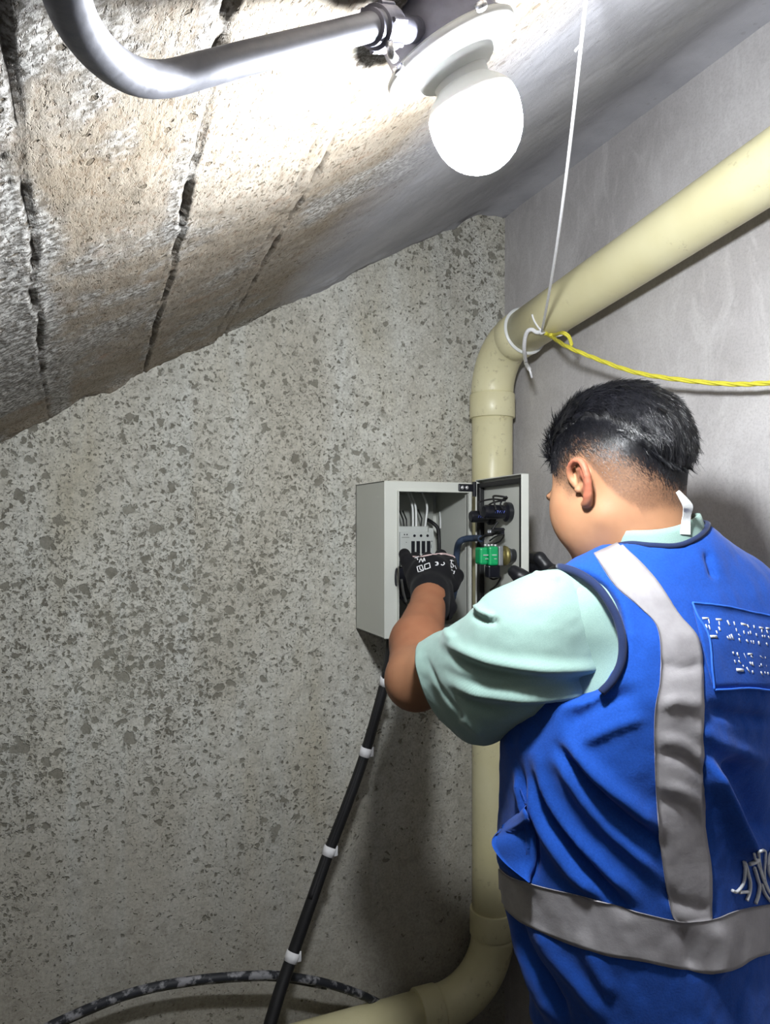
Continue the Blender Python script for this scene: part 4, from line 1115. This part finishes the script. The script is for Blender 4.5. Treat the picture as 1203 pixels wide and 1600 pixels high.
# navy binding round armhole and neck
fullV, fullF = snet(vestsdf, (.08, .66, -.40), (.62, 1.16, .06), .006, 2)
ft = bvh(fullV, fullF)
def binding(pl, tree, off=.001, r=.0042):
    P = onsurf(tree, spline(pl, 8), off)
    m = MB(); m.tube(L2W(P), r, 10); return m.build('edge_binding', M['navy'], vest)
binding([(866, 886), (900, 896), (930, 916), (952, 945), (966, 975), (972, 1005), (970, 1035), (958, 1062), (940, 1082)], ft, .002, .0046)
# --- shirt: sleeves and collar
ST = [((1000, 925), (985, 1050), .855, .040), ((968, 908), (970, 1065), .853, .048), ((930, 896), (945, 1080), .850, .055), ((880, 889), (905, 1098), .845, .062), ((838, 893), (862, 1113), .852, .066), ((800, 908), (830, 1124), .870, .070),
      ((765, 925), (803, 1142), .898, .073), ((733, 957), (775, 1160), .930, .074), ((700, 979), (748, 1160), .968, .073), ((676, 992), (730, 1150), 1.000, .071), ((656, 1003), (712, 1132), 1.020, .070)]
S_ = np.array([[*a, *b_, t, dpt] for a, b_, t, dpt in ST], float); Ssp = spline(S_, 12)
rings = []; K = 160
cen = np.array([(PL(s[0], s[1], s[4])+PL(s[2], s[3], s[4]))/2 for s in Ssp]); axd = np.gradient(cen, axis=0)
for i, s in enumerate(Ssp):
    A_ = (PL(s[0], s[1], s[4])-PL(s[2], s[3], s[4]))/2; T_ = axd[i]/np.linalg.norm(axd[i])
    B_ = cen[i]/np.linalg.norm(cen[i])*.93+np.array([.30, 0, .1]); B_ -= A_*(B_@A_)/(A_@A_)*.6; an = np.linspace(0, 2*math.pi, K, endpoint=False)
    ca_, sa_ = np.cos(an), np.sin(an)
    rings.append(cen[i]+np.sign(ca_)[:, None]*(np.abs(ca_)**.92)[:, None]*A_+(sa_)[:, None]*B_*s[5])
SVv = np.concatenate(rings); nr = len(rings); SFf = []
for i in range(nr-1):
    for j in range(K):
        k = (j+1) % K; SFf.append([i*K+j, (i+1)*K+j, (i+1)*K+k, i*K+k])
SFf = np.array(SFf); sN = vnormals(SVv, SFf)
if ((SVv-np.repeat(cen, K, 0))*sN).sum() < 0: SFf = SFf[:, ::-1]; sN = -sN
SLF = [([(690, 985), (700, 1003), (740, 1025), (800, 1040), (870, 1046), (955, 1044)], 10, .008), ([(700, 1020), (740, 1043), (800, 1058), (870, 1064), (950, 1060)], 10, -.0065),
       ([(700, 1066), (740, 1082), (800, 1090), (870, 1090), (945, 1068)], 8, .007), ([(690, 1045), (730, 1062), (790, 1074), (860, 1076), (940, 1062)], 7, -.004), ([(715, 1095), (770, 1108), (830, 1106), (900, 1092)], 9, -.005),
       ([(743, 944), (752, 956), (772, 964)], 5, .006), ([(736, 955), (752, 968), (780, 972)], 5, -.005), ([(696, 978), (700, 990), (712, 1000)], 5, .005),
       ([(900, 905), (925, 950), (935, 1000), (938, 1040)], 3, .0025), ([(893, 905), (917, 950), (927, 1000), (930, 1045)], 3, -.002),
       ([(830, 895), (855, 902), (875, 905)], 5, .004), ([(720, 1120), (745, 1140), (755, 1150)], 7, .005), ([(668, 1030), (685, 1070), (715, 1110), (735, 1135)], 3, -.0022)]
SV2 = folds(SVv, sN, SLF); SV2 += sN*(.0018*fbm(SVv[:, 0]*30, SVv[:, 1]*30, SVv[:, 2]*45, 3, 15))[:, None]
inn = SV2-sN*.0022; nS = len(SV2)
FFs = SFf.tolist()+(SFf[:, ::-1]+nS).tolist()
for i in (0, nr-1):
    for j in range(K):
        k = (j+1) % K; q = [i*K+j, i*K+k, i*K+k+nS, i*K+j+nS]; FFs.append(q if i else q[::-1])
rsV, rsF = snet(lambda P: smax(chain(P, [SHR, (SHR+ELR)/2, ELR], [.058, .062, .060], .02), -(-.06-0*P[:, 0]+0), .001) if False else chain(P, [SHR, SHR*.35+ELR*.65], [.060, .060], .02), (.36, .86, -.40), (.62, 1.22, -.05), .006, 1)

# collar: a folded band round the neck
ck = []; Kc = 64
cc_ = NB+np.array([-.002, -.002, .030]); axn = (h2l((0, -.03, -.03))-NB); axn /= np.linalg.norm(axn)
e1_ = np.cross(axn, (0, 1, 0)); e1_ /= np.linalg.norm(e1_); e2_ = np.cross(axn, e1_)
prof = [(.0635, -.030), (.0630, -.012), (.0605, .002), (.0590, .008), (.0565, .0085), (.056, .004), (.058, -.012), (.060, -.028)]
m = MB(); Vc2 = []
for (r_, h_) in prof:
    a = np.linspace(0, 2*math.pi, Kc, endpoint=False)
    Vc2.append(cc_+axn*h_+r_*(np.cos(a)[:, None]*e1_+np.sin(a)[:, None]*e2_)+axn*(.002*np.sin(a*3))[:, None])
Vc2 = np.concatenate(Vc2); Fq = []
for i in range(len(prof)):
    i2 = (i+1) % len(prof)
    for j in range(Kc):
        k = (j+1) % Kc; Fq.append([i*Kc+j, i*Kc+k, i2*Kc+k, i2*Kc+j])
m.add(L2W(Vc2), Fq); shirt = m.build('polo_shirt', M['shirt'], person)
def shirtsdf(P):
    d = smax(torso(P, -.018), P[:, 2]+.02, .02); d = smax(d, -.60-P[:, 2], .01)
    d = smin(d, shoulders(P, -.004), .035)
    return smax(d, -cap(P, NB, h2l((0, -.03, -.02)), .056, .06), .004)
shV, shF = snet(shirtsdf, (.08, .66, -.66), (.62, 1.16, .03), .007, 2)
obj('shirt_back', L2W(shV), shF, M['shirt'], shirt)
obj('sleeve', L2W(np.vstack([SV2, inn])), FFs, M['shirt'], shirt); obj('sleeve', L2W(rsV), rsF, M['shirt'], shirt)
# white tag standing up from the collar
tp = [PL(1070, 835, .845), PL(1071, 815, .845), PL(1073, 802, .842), PL(1074, 792, .838), PL(1067, 780, .836), PL(1058, 768, .838)]
P = spline(tp, 6); wdv = np.interp(np.arange(len(P)), [0, 10, 18, 30], [10, 8, 10, 4])/FPX*.87
m = MB(); Vt = []
for i, p in enumerate(P):
    t_ = (P[min(i+1, len(P)-1)]-P[max(i-1, 0)]); t_ /= np.linalg.norm(t_); s_ = np.cross(t_, (0, 1, 0)); s_ /= np.linalg.norm(s_)
    n_ = np.array([0, 1, 0]); w_ = wdv[i]*.8
    Vt += [p-s_*w_-n_*.001, p+s_*w_-n_*.003, p+s_*w_-n_*.001, p-s_*w_+n_*.001]
Ft = []
for i in range(len(P)-1):
    for j in range(4): k = (j+1) % 4; Ft.append([i*4+j, i*4+k, i*4+4+k, i*4+4+j])
Ft.append([3, 2, 1, 0]); e_ = 4*(len(P)-1); Ft.append([e_, e_+1, e_+2, e_+3])
m.add(L2W(np.array(Vt)), Ft); m.build('collar_tag', M['strap'], shirt, smooth=False)
# front panel of the vest folding forward past the side seam
Lp = spline([PL(797, 1240, .93), PL(784, 1290, .905), PL(768, 1316, .885), PL(785, 1345, .865), PL(822, 1376, .83)], 6)
Rp = onsurf(vt, spline([(812, 1232), (826, 1268), (834, 1300), (836, 1335), (832, 1374)], 6), .004)
if len(Rp) == len(Lp):
    nn = 9; G = np.array([[Lp[i]*(1-j/(nn-1))+Rp[i]*(j/(nn-1))-np.array([0, .006, 0])*math.sin(math.pi*j/(nn-1)) for j in range(nn)] for i in range(len(Lp))])
    A_ = G.reshape(-1, 3); B_ = A_+np.array([.001, .004, 0]); F_ = grid_faces(len(Lp), nn).tolist(); n_ = len(A_)
    F_ = F_+[[q+n_ for q in f[::-1]] for f in F_]
    for i in range(len(Lp)-1):
        for j in (0, nn-1): F_.append([i*nn+j, (i+1)*nn+j, (i+1)*nn+j+n_, i*nn+j+n_])
    obj('front_flap', L2W(np.vstack([A_, B_])), F_, M['vest'], vest)
nk = []
for a in np.linspace(math.radians(-200), math.radians(20), 60):
    p = NB+np.array([-.002+.0665*math.cos(a), .0665*math.sin(a), .15]); h_ = vt.ray_cast(Vector(p), Vector((0, 0, -1)))
    if h_[0] is not None and h_[0][2] > -.09: nk.append(np.array(h_[0])+np.array([0, 0, .001]))
nk = np.array(nk)
for _ in range(4): nk[1:-1] = .25*nk[:-2]+.5*nk[1:-1]+.25*nk[2:]
m = MB(); m.tube(L2W(nk), .0034, 10); m.build('edge_binding', M['navy'], vest)

# --- trousers and boots
def trsdf(P):
    d = smax(torso(P, -.004), P[:, 2]+.60, .01)
    d = smax(d, -.78-P[:, 2], .02)
    for (hx, hy, ax_, ay) in ((.275, .91, .285, 1.02), (.430, .985, .435, 1.06)):
        d = smin(d, chain(P, [(hx, hy, -.74), ((hx+ax_)/2, hy+.07, -1.05), (ax_, ay-.03, -1.39)], [.098, .074, .062], .03), .04)
    d = smax(d, -1.385-P[:, 2], .004)
    return d + .003*noise(P[:, 0]*16, P[:, 1]*16, P[:, 2]*30, 3)
tV, tF = snet(trsdf, (.12, .72, -1.42), (.58, 1.20, -.58), .008, 2)
obj('trousers', L2W(tV), tF, M['trousers'], person)
for (ax_, ay) in ((.285, 1.00), (.435, 1.04)):
    fw = np.array([-.55, .83, 0])
    def bt(P):
        d = smin(cap(P, (ax_, ay, -1.36), (ax_, ay, -1.40), .046), chain(P, [np.array([ax_, ay, -1.405])-fw*.045, np.array([ax_, ay, -1.41])+fw*.06, np.array([ax_, ay, -1.418])+fw*.15], [.034, .038, .030], .02), .03)
        return smax(d, -1.446-P[:, 2], .004)
    b1, b2 = snet(bt, (ax_-.20, ay-.12, -1.455), (ax_+.12, ay+.22, -1.30), .005, 1); obj('boot', L2W(b1), b2, M['leather'], person)

# --- left glove: back of the hand towards us, fingers curled forward onto the contactor
def lglove(P):
    T = lambda u, v, t: PL(u, v, t)
    d = chain(P, [T(672, 950, 1.30), T(672, 925, 1.335)], [.0345, .036], .01)
    d = smin(d, ellR(P, T(672, 905, 1.375), (.043, .030, .046), np.eye(3)), .022)
    d = smin(d, ellR(P, T(675, 885, 1.405), (.044, .030, .022), np.eye(3)), .015)
    fing = [ [(650, 884, 1.415), (648, 872, 1.445), (650, 876, 1.485), (652, 884, 1.51)],
             [(668, 879, 1.415), (668, 872, 1.455), (668, 876, 1.50), (668, 886, 1.525)],
             [(686, 878, 1.415), (689, 868, 1.455), (688, 867, 1.500), (684, 876, 1.53)],
             [(702, 882, 1.41), (704, 878, 1.445), (700, 876, 1.485), (696, 884, 1.51)]]
    for f in fing: d = smin(d, chain(P, [T(*q) for q in f], [.0125, .0118, .0108, .0098], .003), .005)
    d = smin(d, chain(P, [T(655, 915, 1.37), T(643, 893, 1.395), T(636, 876, 1.41), T(632, 866, 1.425)], [.017, .014, .0125, .0115], .006), .010)   # outermost finger held out to the left
    d = smin(d, chain(P, [T(706, 915, 1.38), T(713, 900, 1.41), T(708, 892, 1.45), T(700, 892, 1.48)], [.014, .0135, .012, .011], .006), .008)
    d = smin(d, chain(P, [T(690, 925, 1.35), T(703, 948, 1.335), T(699, 962, 1.33)], [.022, .012, .009], .006), .01)
    return d
gV, gF = snet(lglove, tuple(PL(600, 990, 1.25)-np.array([0, 0, 0])), tuple(np.array([.155, 1.56, .0])), .0021, 1)
gN = vnormals(gV, gF)
gV = folds(gV, gN, [([(640, 915), (665, 925), (700, 920)], 3, -.0012), ([(645, 935), (675, 938), (702, 935)], 3, .0012), ([(660, 893), (664, 905)], 3, .001)])
# open the cuff so the wrist comes out of it
lg = obj('work_glove', L2W(gV), gF, M['glove'], person); lg['label'] = 'black knitted glove with white print on the back'
gt = bvh(gV, gF)
Z2 = lambda x, y: (600+x/7.27, 760+y/7.27)
def gmark(pls, name, mat, r=.0011):
    m = MB(); okk = False
    for pl in pls:
        P = onsurf(gt, spline([Z2(*q) for q in pl], 3) if len(pl) > 2 else np.linspace(Z2(*pl[0]), Z2(*pl[1]), 5), .0004)
        if len(P) > 2: m.tube(L2W(P), r, 6); okk = True
    if okk: m.build(name, mat, lg)
gmark([[(400, 865), (420, 820), (440, 860), (455, 815), (465, 850)], [(365, 800), (385, 835)], [(350, 815), (400, 800)]], 'size_mark', M['white'], .0010)
gmark([[(375, 915), (430, 895)], [(430, 895), (450, 955)], [(450, 955), (390, 975)], [(390, 975), (375, 915)], [(460, 890), (515, 870)], [(515, 870), (525, 925)], [(525, 925), (465, 945)], [(465, 945), (460, 890)], [(405, 915), (412, 945), (432, 950)]], 'pictogram_frames', M['white'], .0009)
gmark([[(580, 862), (610, 865), (612, 890), (582, 898)], [(596, 878), (612, 876)], [(675, 862), (685, 880), (665, 896), (645, 888)]], 'conformity_mark', M['white'], .0010)
gmark([[(750, 840), (790, 850)], [(770, 835), (760, 870)], [(755, 885), (775, 880), (785, 910), (765, 925), (757, 900)], [(800, 900), (820, 940)], [(765, 950), (800, 975)], [(800, 960), (790, 995)]], 'side_lettering', M['white'], .0009)
gmark([[(330, 800), (420, 800), (500, 785), (600, 770), (680, 765), (750, 780), (800, 800)], [(640, 775), (720, 772), (780, 790), (800, 812)]], 'knuckle_band', M['pink'], .0016)
# --- right glove gripping the free edge of the door
de = DR((DW, -.008, H-.06)); q_ = de-CAM; DE = np.array([q_@RV, q_@FV, q_[2]])
T_ = lambda u, v, t: PL(u, v, t)
tE = DE[1]
def rglove(P):
    d = chain(P, [WRR+np.array([.01, -.01, -.005]), WRR+np.array([-.01, .01, .01])], [.034, .035], .01)
    d = smin(d, ell(P, T_(866, 912, tE-.005), (.030, .036, .036)), .025)
    fs = [[(862, 895, tE), (843, 872, tE+.01), (828, 870, tE+.045), (824, 880, tE+.05)], [(862, 902, tE), (843, 888, tE+.022), (830, 886, tE+.045), (826, 892, tE+.05)],
          [(852, 906, tE), (840, 902, tE+.022), (832, 904, tE+.045), (828, 908, tE+.05)], [(850, 918, tE), (842, 920, tE+.02), (834, 920, tE+.04), (830, 922, tE+.045)]]
    for f in fs: d = smin(d, chain(P, [T_(*q) for q in f], [.0125, .012, .011, .010], .003), .005)
    d = smin(d, chain(P, [T_(842, 915, tE-.025), T_(826, 908, tE-.032), T_(812, 900, tE-.028), T_(803, 893, tE-.022)], [.017, .0145, .0135, .012], .006), .012)
    return d
rV, rF = snet(rglove, (.20, 1.20, -.19), (.39, 1.50, -.02), .0026, 1)
rg = obj('work_glove', L2W(rV), rF, M['glovep'], person); rg['label'] = 'dark rubber-palmed glove gripping the door edge'
